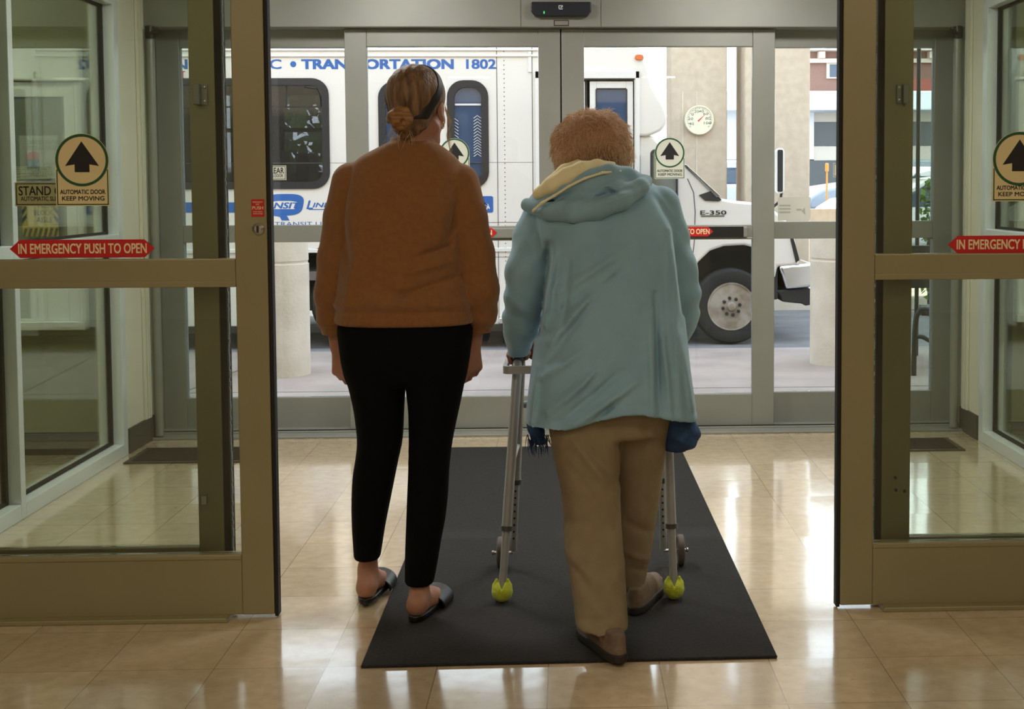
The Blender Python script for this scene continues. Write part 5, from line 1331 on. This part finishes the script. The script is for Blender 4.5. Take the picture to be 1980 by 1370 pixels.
def sweater_fn(P):
    d = rings(P, tab_sw, 2.5, 0.012)
    back = np.clip((YW+0.03-P[1])*12, 0, 1)
    for a, b, w, am in folds_sw: d = d-back*seg2(P, W2(*a), W2(*b), w*.85, am*2.3)
    d = d-0.004*np.exp(-((P[2]-zrib-0.012)/0.014)**2)+0.003*np.exp(-((P[2]-zrib+0.006)/0.006)**2)
    th = np.arctan2(P[1]-YW, P[0]-wp(785, 600).x)
    d = d+0.0011*np.sin(th*110)*(P[2] < zrib)
    for S_ in (SL, SRR):
        cuff = S_[-1][0].z
        a = chain(P, [p for p, r in S_], [r for p, r in S_], 0.015)
        a = a+0.0015*np.sin(P[2]*180)*np.exp(-((P[2]-cuff-.05)/.05)**2)
        a = smax(a, cuff-P[2], 0.004)
        d = smin(d, a, 0.006)
    nk = wp(797, 270)
    d = smax(d, -cone(P, (nk.x, YW+.02, nk.z-.02), (nk.x, YW+.01, nk.z+.09), .052, .058), 0.006)
    d = smax(d, -ell(P, (nk.x+.01, YW+.095, nk.z+.012), (.060, .060, .052)), 0.008)
    d = smin(d, np.sqrt((np.sqrt((P[0]-nk.x)**2+((P[1]-YW-.012)*.95)**2)-.060)**2+((P[2]-nk.z+.006+.45*np.maximum(P[1]-YW, 0))*.55)**2)-.0085, 0.008)   # collar
    return d
body_mesh('sweater', sweater_fn, (-0.84, 3.68, 0.86), (-0.15, 4.08, 1.52), 0.005, MT['sweater'], woman)
# --- trousers
tl = [(630, 655, 785), (700, 664, 786), (742, 674, 784), (790, 685, 781), (850, 692, 779), (880, 689, 772), (920, 682, 764), (970, 680, 754), (1020, 681, 744), (1060, 684, 738), (1079, 685, 735)]
tr = [(630, 780, 913), (700, 782, 905), (742, 784, 898), (790, 790, 888), (850, 791, 875), (900, 790, 869), (950, 788, 867), (1000, 786, 862), (1050, 784, 852), (1090, 783, 846), (1128, 783, 838)]
def leg_tab(t, ys, df):
    out = []
    for i, (y, a, b) in enumerate(t):
        Y = np.interp(y, [630, 880, 1128], ys); p, q = at(a, y, Y), at(b, y, Y)
        out.append((p.z, (p.x+q.x)/2, (q.x-p.x)/2, Y, df(y)))
    return smooth_tab(out, 50)
dpt = lambda y: float(np.interp(y, [630, 700, 800, 880, 960, 1128], [.125, .125, .092, .068, .066, .05]))
tabL, tabR = leg_tab(tl, (3.87, 3.90, 3.985), dpt), leg_tab(tr, (3.87, 3.87, 3.825), dpt)
pel = smooth_tab([(wp(785, y).z, (wp(a, y).x+wp(b, y).x)/2, (wp(b, y).x-wp(a, y).x)/2, YW-.012, e) for y, a, b, e in ((560, 668, 898, .115), (640, 656, 913, .125), (690, 662, 907, .125), (725, 668, 900, .11), (742, 680, 890, .09))])
def trousers_fn(P):
    d = np.minimum(rings(P, tabL, 2.2), rings(P, tabR, 2.2)); d = smin(d, rings(P, pel, 2.3, .02), 0.012)
    for a, b in (((700, 848), (772, 862)), ((705, 868), (768, 878)), ((795, 868), (860, 858)), ((793, 890), (855, 884))): d = d-seg2(P, W2(*a), W2(*b), .006, .003)
    return d
body_mesh('trousers', trousers_fn, (-0.80, 3.68, 0.06), (-0.22, 4.10, 1.03), 0.0055, MT['pants'], woman)
# --- slippers: open heel, strap across
def slipper(heel, f, z0, name='slipper'):
    s = Vector((f.y, -f.x, 0)); base = Vector((heel.x, heel.y, 0))
    def fn(P):
        x = (P[0]-base.x)*s.x+(P[1]-base.y)*s.y; y = (P[0]-base.x)*f.x+(P[1]-base.y)*f.y; z = P[2]-z0
        hw = 0.033+0.012*np.exp(-((y-.15)/.06)**2)
        q = np.maximum(np.abs(x)-hw*np.sqrt(np.clip(1-((y-.105)/.14)**4, 0, 1)), np.abs(y-.105)-.14)
        sole = smax(q, np.abs(z-.011)-.010, .004)
        up = np.sqrt((x/1.25)**2+((z-.010)/.95)**2)-(.039+.004*np.sin(y*10)); up = np.abs(up)-.003
        up = smax(up, np.maximum(.095-.35*(z-.02)-y, y-.20), .004); up = smax(up, -(z-.002), .003)
        return smin(sole, up, .004)
    c = base+f*.1
    return body_mesh(name, fn, (c.x-.17, c.y-.17, z0-.006), (c.x+.17, c.y+.18, z0+.08), 0.003, MT['leather'], woman, relax=1)
slipper(heel_l, fl, 0.011); slipper(heel_r, frr, 0.0095)
# ================================================================== the older woman with the walker
MT['coat'] = mat('pale teal cloth', (138, 174, 194), 0.85, rgb2=(130, 166, 186), scale=12, bump=0.12, bscale=300, sheen=0.15)
MT['lining'] = mat('cream fleece', (238, 228, 190), 0.95, bump=0.2, bscale=200)
MT['khaki'] = mat('khaki twill', (138, 122, 96), 0.9, rgb2=(130, 114, 88), scale=25, bump=0.15, bscale=400)
MT['suede'] = mat('brown grey suede', (124, 106, 90), 0.85, rgb2=(106, 90, 76), scale=30, bump=0.15, bscale=200)
MT['sole'] = mat('dark sole', (38, 32, 30), 0.7)
MT['hair_old'] = mat('faded auburn hair', (190, 148, 112), 0.7, rgb2=(152, 110, 76), scale=9, bump=0.4, bscale=60, detail=6)
MT['hair_backlit'] = mat('backlit hair colour', (216, 184, 148), 0.5)  # backlight on the wisps put into a paler hair colour
MT['scarf'] = mat('blue wool', (52, 84, 128), 0.95, rgb2=(40, 66, 108), scale=30, bump=0.3, bscale=200)
elder = thing('person', 'person in a pale teal hooded coat and khaki trousers leaning on a walker', 'person', (0.11, 3.80, 0))
# depth of the back's middle line by height in the frame: hips back, shoulders and head forward
def EY(py): return float(np.interp(py, [215, 275, 330, 380, 450, 560, 700, 845], [4.14, 4.12, 4.06, 4.01, 3.97, 3.92, 3.86, 3.83]))
def ep(px, py, dy=0.0): return at(px, py, EY(py)+dy)
def E2(px, py): v = ep(px, py); return (v.x, v.z)
def etab(rows, n=60):
    out = []
    for y, a, b, e in rows:
        Y = EY(y); p, q = at(a, y, Y), at(b, y, Y); out.append((p.z, (p.x+q.x)/2, (q.x-p.x)/2, Y, e))
    return smooth_tab(out, n)
hcE = at(1145, 286, 4.12); HYE = R(6); HPE = R(-22)
# walker grips first: the hands close on them
GL, GR_ = at(1003, 690, 4.10), at(1288, 690, 4.10)
wrE_l, wrE_r = at(1004, 668, 4.04), at(1296, 668, 4.04)
shE_l, elE_l = ep(1062, 400), at(1003, 575, 4.01)
shE_r, elE_r = ep(1258, 410), at(1322, 580, 4.01)
def grip_hand(w, g, s):
    "hand closed over a grip that runs front to back; s = +1 for the left hand (thumb inward)"
    w = Vector(w); g = Vector(g); k0 = g+Vector((-0.012*s, -0.01, 0.026)); out = {'w': w, 'kn': [], 'fingers': []}
    for i in range(4):
        k = g+Vector((-0.014*s, 0.040-0.022*i, 0.022)); out['kn'].append(k)
        out['fingers'].append([k, k+Vector((-0.018*s, .003, -.014)), k+Vector((-0.012*s, .005, -.036)), k+Vector((0.010*s, .004, -.040))])
    b = w*.45+g*.55+Vector((0.014*s, 0.01, .01)); out['thumb'] = [b, g+Vector((0.026*s, .025, .010)), g+Vector((0.022*s, .045, -.006)), g+Vector((0.010*s, .058, -.016))]
    return out
HLE, HRE = grip_hand(wrE_l, GL, 1), grip_hand(wrE_r, GR_, -1)
# legs
hipL, knL, anL = at(1140, 815, 3.82), at(1146, 1010, 3.70), at(1168, 1190, 3.535)
hipR, knR, anR = at(1238, 815, 3.86), at(1232, 985, 3.90), at(1229, 1130, 3.885)
heelL, heelR = Vector((anL.x+0.018, 3.478, .05)), Vector((anR.x+0.005, 3.872, .05))
fL, fR = Vector((-0.34, 1, 0)).normalized(), Vector((0.30, 1, 0)).normalized()
tab_body = etab([(345, 1100, 1225, .07), (380, 1070, 1262, .09), (430, 1075, 1285, .11), (560, 1075, 1290, .12), (700, 1070, 1300, .13), (780, 1085, 1285, .12), (815, 1100, 1275, .09)])
def elder_body(P):
    d = head_fn(turn(P, hcE, HYE, HPE), 0.0, 1.0)
    d = smin(d, cone(P, hcE+Vector((0, -.03, -.05)), ep(1158, 370, .0), .050, .058), .02)
    d = smin(d, rings(P, tab_body), .03)
    for a, b, c in ((shE_l, elE_l, wrE_l), (shE_r, elE_r, wrE_r)): d = smin(d, chain(P, (a, b, c), (.046, .034, .021), .01), .02)
    for a, b, c in ((hipL, knL, anL), (hipR, knR, anR)): d = smin(d, chain(P, (a, b, c), (.066, .044, .026), .02), .02)
    d = smin(d, np.minimum(hand_fn(P, HLE), hand_fn(P, HRE)), .008)
    d = smin(d, np.minimum(foot_fn(P, anL, heelL, fL, .03), foot_fn(P, anR, heelR, fR, .03)), .015)
    return d
body_mesh('body', elder_body, (-0.25, 3.38, 0.0), (0.47, 4.36, 1.62), 0.0065, MT['skin'], elder, relax=1)
for s_ in (-1, 1):
    cyE = math.cos(HPE); szE = math.sin(HPE)
    def hpE(l, f, u):
        Y2 = f*cyE-u*szE; Z2 = f*szE+u*cyE
        return Vector((hcE.x+l*math.cos(HYE)+Y2*math.sin(HYE), hcE.y-l*math.sin(HYE)+Y2*math.cos(HYE), hcE.z+Z2))
    MB().lathe([(0, -0.0125), (0.006, -0.011), (0.0105, -0.0068), (0.0125, 0), (0.0105, .0068), (0, .0125)], hpE(s_*.030, .0675, .002), 'Z', 16).done('eye', MT['eye'], elder, auto=60)
    MB().lathe([(0, -0.0045), (0.0035, -0.003), (0.0045, 0), (0.0035, .003), (0, .0045)], hpE(s_*.030, .0778, .000), 'Z', 12).done('iris', MT['iris'], elder, auto=60)
# --- short full hair
hb = [(at(1147, 262, 4.10), (.108, .105, .078)), (at(1108, 285, 4.10), (.064, .09, .070)), (at(1182, 290, 4.09), (.060, .09, .068)), (at(1143, 292, 4.07), (.095, .07, .060)), (at(1100, 318, 4.09), (.040, .06, .040)), (at(1190, 315, 4.09), (.046, .06, .044))]
rgE = np.random.RandomState(11); kk = rgE.normal(size=(10, 3)); kk = kk/np.linalg.norm(kk, axis=1)[:, None]*rgE.uniform(70, 190, size=(10, 1)); ph = rgE.uniform(0, 6.28, 10)
def hairE_fn(P):
    d = None
    for c, r in hb:
        e = ell(P, c, r); d = e if d is None else smin(d, e, .03)
    Q = turn(P, hcE, HYE, HPE)
    d = smax(d, Q[1]-.050-.5*(Q[2]-.03), .015)
    n = sum(np.sin(P[0]*k[0]+P[1]*k[1]+P[2]*k[2]+p) for k, p in zip(kk, ph))
    return d+n*0.0009
ho = body_mesh('hair', hairE_fn, (-.06, 3.93, 1.36), (.27, 4.26, 1.62), .004, MT['hair_old'], elder, label='short full faded auburn hair')
vv = np.array([v.co[:] for v in ho.data.vertices]); vn = np.array([v.normal[:] for v in ho.data.vertices])
cur = []; cen = np.array(hcE); 
for i in rgE.choice(len(vv), 5200):
    p, n = vv[i], vn[i]
    if p[1] > hcE.y+.07 and p[2] < hcE.z+.02: continue
    t = np.array((rgE.normal()*.5, -.1+rgE.normal()*.4, -.9+rgE.normal()*.5)); t = t-n*(t@n); t /= np.linalg.norm(t)+1e-6
    L_ = rgE.uniform(.012, .034); o = n*.0
    cur.append([tuple(p-n*.004), tuple(p+t*L_*.45+n*.005), tuple(p+t*L_*.8+n*.007), tuple(p+t*L_+n*(.002+.012*rgE.rand()))])
strands('hair_wisps', cur, .00055, MT['hair_backlit'], elder, label='loose hair wisps coloured as if backlit')
# --- coat
rows_co = [(322, 1100, 1222, .075), (345, 1072, 1250, .095), (365, 1046, 1275, .11), (390, 1032, 1293, .125), (430, 1036, 1308, .145), (500, 1050, 1316, .155), (560, 1042, 1318, .16), (650, 1034, 1328, .17), (720, 1026, 1334, .18), (780, 1019, 1343, .19), (850, 1012, 1354, .20)]
tab_co = etab(rows_co, 70)
def C3(px, py, Y): return at(px, py, Y)
SLE = [(C3(1058, 405, 4.02), .068), (C3(1038, 465, 4.01), .074), (C3(1022, 525, 4.00), .070), (C3(1015, 575, 4.00), .062), (C3(1008, 625, 4.03), .058), (C3(1004, 655, 4.05), .042), (C3(1002, 682, 4.07), .033)]
SRE = [(C3(1277, 398, 4.02), .064), (C3(1290, 460, 4.01), .066), (C3(1306, 515, 4.00), .066), (C3(1313, 570, 4.00), .066), (C3(1313, 615, 4.03), .060), (C3(1305, 645, 4.05), .043), (C3(1296, 678, 4.07), .034)]
hem = np.array([(at(x, y, 3.72).x, at(x, y, 3.72).z) for x, y in ((985, 850), (1013, 848), (1060, 837), (1100, 825), (1150, 809), (1200, 798), (1240, 797), (1290, 808), (1352, 823), (1380, 826))])
folds_co = [((1062, 470), (1040, 640), .013, -.014), ((1075, 480), (1052, 620), .012, .010), ((1300, 430), (1322, 600), .013, -.014), ((1288, 440), (1308, 600), .012, .008),
    ((1215, 470), (1080, 560), .016, .008), ((1230, 500), (1075, 600), .014, -.006), ((1180, 520), (1065, 650), .016, .008), ((1150, 560), (1060, 690), .012, -.006), ((1290, 480), (1308, 790), .018, .008),
    ((1262, 560), (1268, 800), .010, -.010), ((1250, 600), (1255, 800), .012, .007), ((1180, 680), (1060, 780), .016, .009), ((1200, 700), (1080, 800), .013, -.008), ((1225, 720), (1110, 800), .014, .010), ((1190, 755), (1150, 790), .010, -.008),
    ((1130, 660), (1050, 720), .014, .007), ((1200, 450), (1240, 640), .035, .004), ((1310, 640), (1335, 800), .014, .007), ((1040, 700), (1025, 830), .012, .006), ((1165, 690), (1125, 740), .011, -.007), ((1100, 500), (1088, 640), .012, -.005), ((1265, 380), (1310, 450), .014, -.006),
    ((1120, 430), (1200, 600), .04, .004), ((1275, 640), (1290, 800), .010, .007)]
def coat_fn(P):
    d = rings(P, tab_co, 2.35, .02)
    back = np.clip((4.0-P[1])*14, 0, 1)
    for a, b, w, am in folds_co: d = d-back*seg2(P, E2(*a), E2(*b), w*.8, am*2.2)
    d = smax(d, -ell(P, (hcE.x+.005, 4.20, hcE.z-.135), (.075, .085, .065)), .01)
    d = d+.004*np.exp(-((P[0]-.10)/.003)**2)*np.clip((P[1]-4.02)*30, 0, 1)
    zh_ = np.interp(P[0], hem[:, 0], hem[:, 1]); d = d-0.003*np.exp(-((P[2]-zh_-.030)/.004)**2)*-1.0*back
    for S_, tw in ((SLE, 1), (SRE, -1)):
        a = chain(P, [p for p, r in S_], [r for p, r in S_], .02)
        zc = S_[-1][0].z
        a = a+0.0035*np.sin(P[2]*95+P[0]*60*tw)*np.exp(-((P[2]-zc-.12)/.10)**2)+.003*np.sin(P[2]*60-P[0]*90*tw)*np.exp(-((P[2]-1.12)/.10)**2)
        a = smax(a, (zc-.012)-P[2], .004)
        d = smin(d, a, .006)
    return smax(d, zh_-P[2], .004)
body_mesh('coat', coat_fn, (-.26, 3.58, .60), (.48, 4.24, 1.43), .0062, MT['coat'], elder, label='pale teal coat')
# --- hood lying on the back
def hdp(px, py, Y): return at(px, py, Y)
roll = [(1020, 396, 3.95), (1062, 407, 3.885), (1110, 410, 3.855), (1155, 403, 3.85), (1200, 386, 3.86), (1238, 362, 3.90), (1250, 350, 3.95)]
ridge = [(1046, 376, 3.93), (1090, 362, 3.90), (1135, 346, 3.90), (1180, 336, 3.92), (1212, 340, 3.95), (1236, 352, 3.97)]
def hood_fn(P):
    d = chain(P, [hdp(*p) for p in roll], [.022, .030, .034, .034, .032, .026, .020], .012)
    d = smin(d, chain(P, [hdp(*p) for p in ridge], [.022, .028, .030, .030, .028, .024], .012), .02)
    d = smin(d, ell(P, hdp(1140, 372, 3.91), (.135, .045, .045)), .03)
    back = 1.0
    for a, b, w, am in (((1040, 398), (1120, 366), .008, -.010), ((1120, 372), (1200, 350), .009, .008), ((1130, 385), (1215, 365), .008, -.009), ((1150, 395), (1240, 362), .010, .007), ((1080, 400), (1160, 372), .009, .006), ((1165, 362), (1190, 378), .007, -.007)): d = d-back*seg2(P, E2(*a), E2(*b), w, am)
    return d
body_mesh('hood', hood_fn, (-.19, 3.76, 1.20), (.34, 4.10, 1.42), .0045, MT['coat'], elder, label='teal hood folded down on the back')
lin = [(1040, 378, 3.905), (1066, 362, 3.885), (1095, 345, 3.885), (1125, 330, 3.90), (1155, 322, 3.93), (1185, 322, 3.97)]
def lin_fn(P):
    d = chain(P, [hdp(x, y-4, Y) for x, y, Y in lin], [.017, .024, .026, .022, .016, .010], .012)
    d = smin(d, chain(P, [hdp(1062, 352, 3.97), hdp(1092, 330, 3.98), hdp(1118, 316, 4.0)], [.016, .020, .014], .01), .012)
    return d
body_mesh('hood_lining', lin_fn, (-.16, 3.80, 1.26), (.22, 4.07, 1.44), .004, MT['lining'], elder, label='cream hood lining turned out')
body_mesh('hood_edge', lambda P: chain(P, [hdp(1030, 408, 3.858), hdp(1048, 392, 3.846), hdp(1072, 378, 3.850), hdp(1100, 360, 3.854), hdp(1130, 345, 3.856), hdp(1165, 334, 3.875), hdp(1200, 331, 3.908)], [.0045]*7, .004), (-.14, 3.80, 1.20), (.26, 3.98, 1.42), .0035, MT['lining'], elder, relax=1, label='thin cream edging of the hood')
# --- trousers
def leg_rows(rows, ys, yr, dp):
    out = []
    for y, a, b in rows:
        Y = float(np.interp(y, yr, ys)); p, q = at(a, y, Y), at(b, y, Y); out.append((p.z, (p.x+q.x)/2, (q.x-p.x)/2, Y, dp(y)))
    return smooth_tab(out, 50)
eL = leg_rows([(790, 1058, 1198), (835, 1062, 1198), (900, 1074, 1199), (950, 1086, 1199), (1000, 1089, 1201), (1050, 1090, 1204), (1100, 1099, 1208), (1150, 1107, 1211), (1196, 1112, 1214), (1212, 1113, 1215)], (3.80, 3.72, 3.52), (790, 1000, 1212), lambda y: float(np.interp(y, [790, 900, 1000, 1212], [.12, .10, .085, .075])))
eR = leg_rows([(790, 1180, 1296), (840, 1178, 1290), (900, 1180, 1284), (960, 1182, 1276), (1000, 1184, 1270), (1050, 1186, 1262), (1100, 1192, 1252), (1135, 1198, 1245)], (3.85, 3.89, 3.885), (790, 960, 1135), lambda y: float(np.interp(y, [790, 900, 1000, 1135], [.12, .09, .075, .062])))
eP = leg_rows([(700, 1070, 1300), (790, 1062, 1297), (840, 1075, 1285)], (3.85, 3.83, 3.83), (700, 790, 840), lambda y: .135)
def LP(px, py, Y): v = at(px, py, Y); return (v.x, v.z)
foldL = [((1105, 850), (1195, 960), .012, .010), ((1120, 850), (1200, 940), .010, -.009), ((1100, 900), (1175, 1000), .014, -.006), ((1095, 1060), (1200, 1120), .012, .006), ((1110, 1080), (1180, 1150), .010, -.007), ((1205, 1080), (1150, 1130), .010, .007), ((1125, 1120), (1205, 1180), .010, .007), ((1120, 1160), (1190, 1150), .009, -.006), ((1100, 1010), (1195, 1020), .012, -.004), ((1190, 1150), (1140, 1195), .010, .006)]
foldR = [((1205, 1000), (1262, 1030), .010, -.005), ((1205, 1060), (1255, 1080), .010, .006), ((1210, 1090), (1250, 1100), .008, -.005), ((1250, 860), (1240, 1000), .014, .004)]
def trouE_fn(P):
    a = rings(P, eL, 2.3)
    for u, v, w, am in foldL: a = a-seg2(P, LP(*u, 3.66), LP(*v, 3.66), w, am)
    b = rings(P, eR, 2.3)
    for u, v, w, am in foldR: b = b-seg2(P, LP(*u, 3.85), LP(*v, 3.85), w, am)
    d = smin(a, b, .010)
    return smin(d, rings(P, eP, 2.3, .02), .02)
body_mesh('trousers', trouE_fn, (-.09, 3.40, .04), (.40, 4.06, .84), .006, MT['khaki'], elder)
# --- shoes
def shoe(heel, f, name='shoe'):
    s = Vector((f.y, -f.x, 0)); b = Vector((heel.x, heel.y, 0))
    def loc(P): return (P[0]-b.x)*s.x+(P[1]-b.y)*s.y, (P[0]-b.x)*f.x+(P[1]-b.y)*f.y, P[2]-.0092
    def prof(y): return .034+.012*np.exp(-((y-.17)/.075)**2)
    def plan(x, y, m_): return np.maximum(np.abs(x)-(prof(y)+m_)*np.sqrt(np.clip(1-(np.abs(y-.105)/(.150+m_))**4, 0, 1)), np.abs(y-.105)-.150-m_)
    def upper(P):
        x, y, z = loc(P); top = np.interp(y, [-.05, 0, .05, .10, .18, .26], [.085, .085, .090, .085, .055, .040])
        q = np.sqrt((x/prof(y))**2*.8+(z/top)**2*.75)*.04-.04
        d = smax(q, plan(x, y, .0), .012); d = smax(d, z-.082, .006); d = smax(d, .012-z, .003)
        d = d+.0012*np.exp(-((y-.035)/.002)**2)+.0012*np.exp(-((z-.050)/.002)**2)*(y < .05)
        return d
    def sole(P):
        x, y, z = loc(P); d = smax(plan(x, y, .004), np.abs(z-.013)-.0122, .004)
        return d+.0008*np.sin(z*900)
    c = b+f*.105; lo, hi = (c.x-.2, c.y-.2, .004), (c.x+.2, c.y+.2, .11)
    o = body_mesh(name, upper, lo, hi, .0042, MT['suede'], elder, relax=1)
    q = body_mesh('sole', sole, lo, hi, .0038, MT['sole'], None, relax=1); q.parent = o; q.matrix_parent_inverse = Matrix.Translation(-Vector(elder.location))
    o.matrix_parent_inverse = Matrix.Translation(-Vector(elder.location)); q.matrix_parent_inverse = Matrix.Identity(4)
    return o
shoe(Vector((anL.x+.028, 3.445, 0)), fL); shoe(Vector((anR.x+.000, 3.835, 0)), fR)
# --- blue scarf hanging under the coat
def scarf_fn(P):
    d = chain(P, [at(1306, 800, 3.84), at(1318, 838, 3.84), at(1300, 866, 3.86)], [.050, .052, .030], .02)
    return d+.003*np.sin(P[2]*120+P[0]*80)
body_mesh('scarf', scarf_fn, (-.16, 3.72, .50), (.46, 4.0, .78), .005, MT['scarf'], elder, label='blue wool cloth hanging below the coat')
body_mesh('scarf_end', lambda P: chain(P, [at(1032, 815, 3.92), at(1042, 848, 3.92)], [.026, .022], .02)+.002*np.sin(P[2]*160+P[0]*120), (-.17, 3.86, .50), (-.02, 3.98, .70), .004, MT['scarf'], elder, label='blue wool end of the scarf')
fr_c = []
for k in range(60):
    a = at(rgE.uniform(1018, 1062), 848+rgE.uniform(-10, 4), 3.90+rgE.uniform(-.03, .03)); u = np.array((rgE.normal()*.006+.004, rgE.normal()*.006, -rgE.uniform(.03, .06)))
    a = np.array(a); fr_c.append([tuple(a), tuple(a+u*.5+np.array((rgE.normal()*.003, 0, 0))), tuple(a+u)])
strands('scarf_fringe', fr_c, .0013, MT['scarf'], elder, label='blue fringe')

# ================================================================== the walker
MT['walker'] = mat('matt aluminium', (160, 162, 164), 0.45, 0.3)
MT['grip'] = mat('grey foam grip', (62, 62, 64), 0.8)
MT['ball'] = mat('tennis felt', (196, 206, 44), 0.95, rgb2=(176, 190, 34), scale=90, bump=0.5, bscale=400, sheen=0.3)
MT['wheel_rub'] = mat('brown grey rubber', (92, 84, 78), 0.7)
MT['collar'] = mat('dark collar', (70, 70, 70), 0.5)
wk = thing('walker', 'grey aluminium walking frame on two tennis balls and small wheels', 'walker', (0.05, 4.1, 0))
bl, brr = ground(971, 1163, .009), ground(1303, 1166, .009)
bl.y = brr.y = 3.945; bl = Vector((at(971, 1142, 3.945).x, 3.945, .042)); brr = Vector((at(1303, 1146, 3.945).x, 3.945, .042))
gy0, gy1, gz = 4.03, 4.25, at(1003, 700, 4.10).z
for s, ball, px_top, px_f, whp in ((1, bl, 1000, 992, 968), (-1, brr, 1286, 1283, 1316)):
    xt = at(px_top, 700, 4.05).x
    rear_top = Vector((xt, gy0, gz-.03)); xf = at(px_f, 1060, 4.29).x
    fbot = Vector((xf, 4.29, .060)); ftop = Vector((xt+.004*s, gy1, gz-.03))
    mid = rear_top.lerp(ball, .70)
    MB().tube([ball+Vector((0, 0, .0)), mid], .0125, 16).done('leg_extension', MT['walker'], wk, auto=50)
    up = MB().tube([rear_top.lerp(ball, .72), rear_top, rear_top+Vector((0, .012, .022)), rear_top+Vector((0, .035, .03)), ftop+Vector((0, -.035, .03)), ftop+Vector((0, -.012, .022)), ftop, ftop.lerp(fbot, .62)], .0155, 16).done('side_frame', MT['walker'], wk, auto=50)
    MB().tube([rear_top.lerp(ball, .700), rear_top.lerp(ball, .722)], .0185, 16).done('lock_collar', MT['collar'], wk, auto=50)
    MB().tube([ftop.lerp(fbot, .50), ftop.lerp(fbot, .98)], .0125, 16).done('leg_extension', MT['walker'], wk, auto=50)
    MB().tube([ftop.lerp(fbot, .60), ftop.lerp(fbot, .625)], .0185, 16).done('lock_collar', MT['collar'], wk, auto=50)
    for k in range(8):
        p = ftop.lerp(fbot, .66+.036*k); MB().lathe([(0, -.0005), (.0035, -.0005), (.0035, .002)], (p.x, p.y-.0128, p.z), 'Y', 10).done('adjust_hole', MT['gasket'], wk)
    MB().tube([rear_top.lerp(ball, .42), ftop.lerp(fbot, .42)], .010, 12).done('side_brace', MT['walker'], wk, auto=50)
    MB().tube([rear_top+Vector((0, .035, .03)), ftop+Vector((0, -.035, .03))], .0185, 16).done('hand_grip', MT['grip'], wk, auto=50)
    # small wheel on the outside of the front leg
    wc_ = Vector((at(whp, 1063, 4.30).x, 4.30, .0625)); tl_ = []
    wl = MB().lathe([(.014, -.010), (.040, -.008), (.046, -.012), (.0525, -.008), (.0535, 0), (.0525, .008), (.046, .012), (.040, .008), (.014, .010)], wc_, 'X', 32).done('wheel', MT['wheel_rub'], wk, auto=40)
    ax = MB().tube([wc_+Vector((-.026*s, 0, 0)), Vector((xf, 4.295, .0625))], .005, 10).lathe([(0, -.007), (.006, -.006), (.008, -.002), (.007, .002), (0, .002)] , wc_+Vector((-.024*s, 0, 0)), 'X', 12).done('axle', MT['steel'], None, auto=50); ax.parent = wl
    # slit tennis ball on the rear leg
    def ball_fn(P, b=ball):
        q = (P[0]-b.x, P[1]-b.y, P[2]-b.z)
        d = np.sqrt(q[0]**2+q[1]**2+(q[2]*1.02)**2)-.0335
        d = smin(d, cone(P, b+Vector((-.019, 0, .02)), b+Vector((-.0165, 0, .036)), .012, .006), .008)
        d = smin(d, cone(P, b+Vector((.019, 0, .02)), b+Vector((.0165, 0, .036)), .012, .006), .008)
        wd = np.clip((q[2]-.010)*.42, 0, .02)
        d = smax(d, -(np.maximum(np.abs(q[0])-wd, -q[2]+.008)), .003)
        seam = np.abs(q[2]+.004-.014*np.sin(2*np.arctan2(q[1], q[0])))
        return d+.0012*np.exp(-(seam/.0016)**2)
    body_mesh('tennis_ball', ball_fn, ball-Vector((.045, .045, .045)), ball+Vector((.045, .045, .052)), .0025, MT['ball'], wk, relax=1, label='yellow green tennis ball')
xl, xr = at(992, 700, 4.25).x, at(1286, 700, 4.25).x
MB().tube([(xl, 4.265, .56), (xl+.03, 4.285, .575), (xr-.03, 4.285, .575), (xr, 4.265, .56)], .012, 12).done('front_bar', MT['walker'], wk, auto=50)
# tray rim between the side frames
x0, x1, y0, y1, z0, z1 = at(972, 715, 3.985).x, at(1312, 715, 3.985).x, 3.985, 4.36, at(985, 723, 3.985).z, at(985, 708, 3.985).z
tr_ = MB(); o_ = rrect(x0, x1, y0, y1, .02); i_ = rrect(x0+.013, x1-.013, y0+.013, y1-.013, .012); n = len(o_)
for q in range(n):
    a, b, c, d = o_[q], o_[(q+1) % n], i_[(q+1) % n], i_[q]
    tr_._mk([(*a, z0), (*b, z0), (*c, z0), (*d, z0), (*a, z1), (*b, z1), (*c, z1), (*d, z1)], [(0, 1, 2, 3), (7, 6, 5, 4), (0, 4, 5, 1), (2, 6, 7, 3)])
tr_.done('tray_rim', MT['walker'], wk)
tb = MB()
for k in range(9): tb.tube([(x0+.03+(x1-x0-.06)*k/8, y0+.006, z0+.002), (x0+.03+(x1-x0-.06)*k/8, y1-.006, z0+.002)], .0025, 6)
tb.done('tray_wires', MT['walker'], wk)
MT['bag'] = mat('brown patterned cloth', (120, 72, 40), 0.8, rgb2=(58, 34, 24), scale=60)
bag = thing('handbag', 'small brown patterned cloth bag resting on the walker tray', 'bag', (x0+.11, 4.19, z0))
body_mesh('bag_body', lambda P: smax(ell(P, (x0+.13, 4.22, z0+.052), (.075, .065, .048))+.002*np.sin(P[0]*160)*np.sin(P[2]*140), z0+.006-P[2], .004), (x0, 4.08, z0-.01), (x0+.27, 4.32, z0+.13), .005, MT['bag'], bag)
MB().tube([(x0+.09, 4.20, z0+.09), (x0+.11, 4.20, z0+.14), (x0+.16, 4.20, z0+.14), (x0+.18, 4.20, z0+.09)], .005, 8).done('strap', MT['bag'], bag, auto=60)
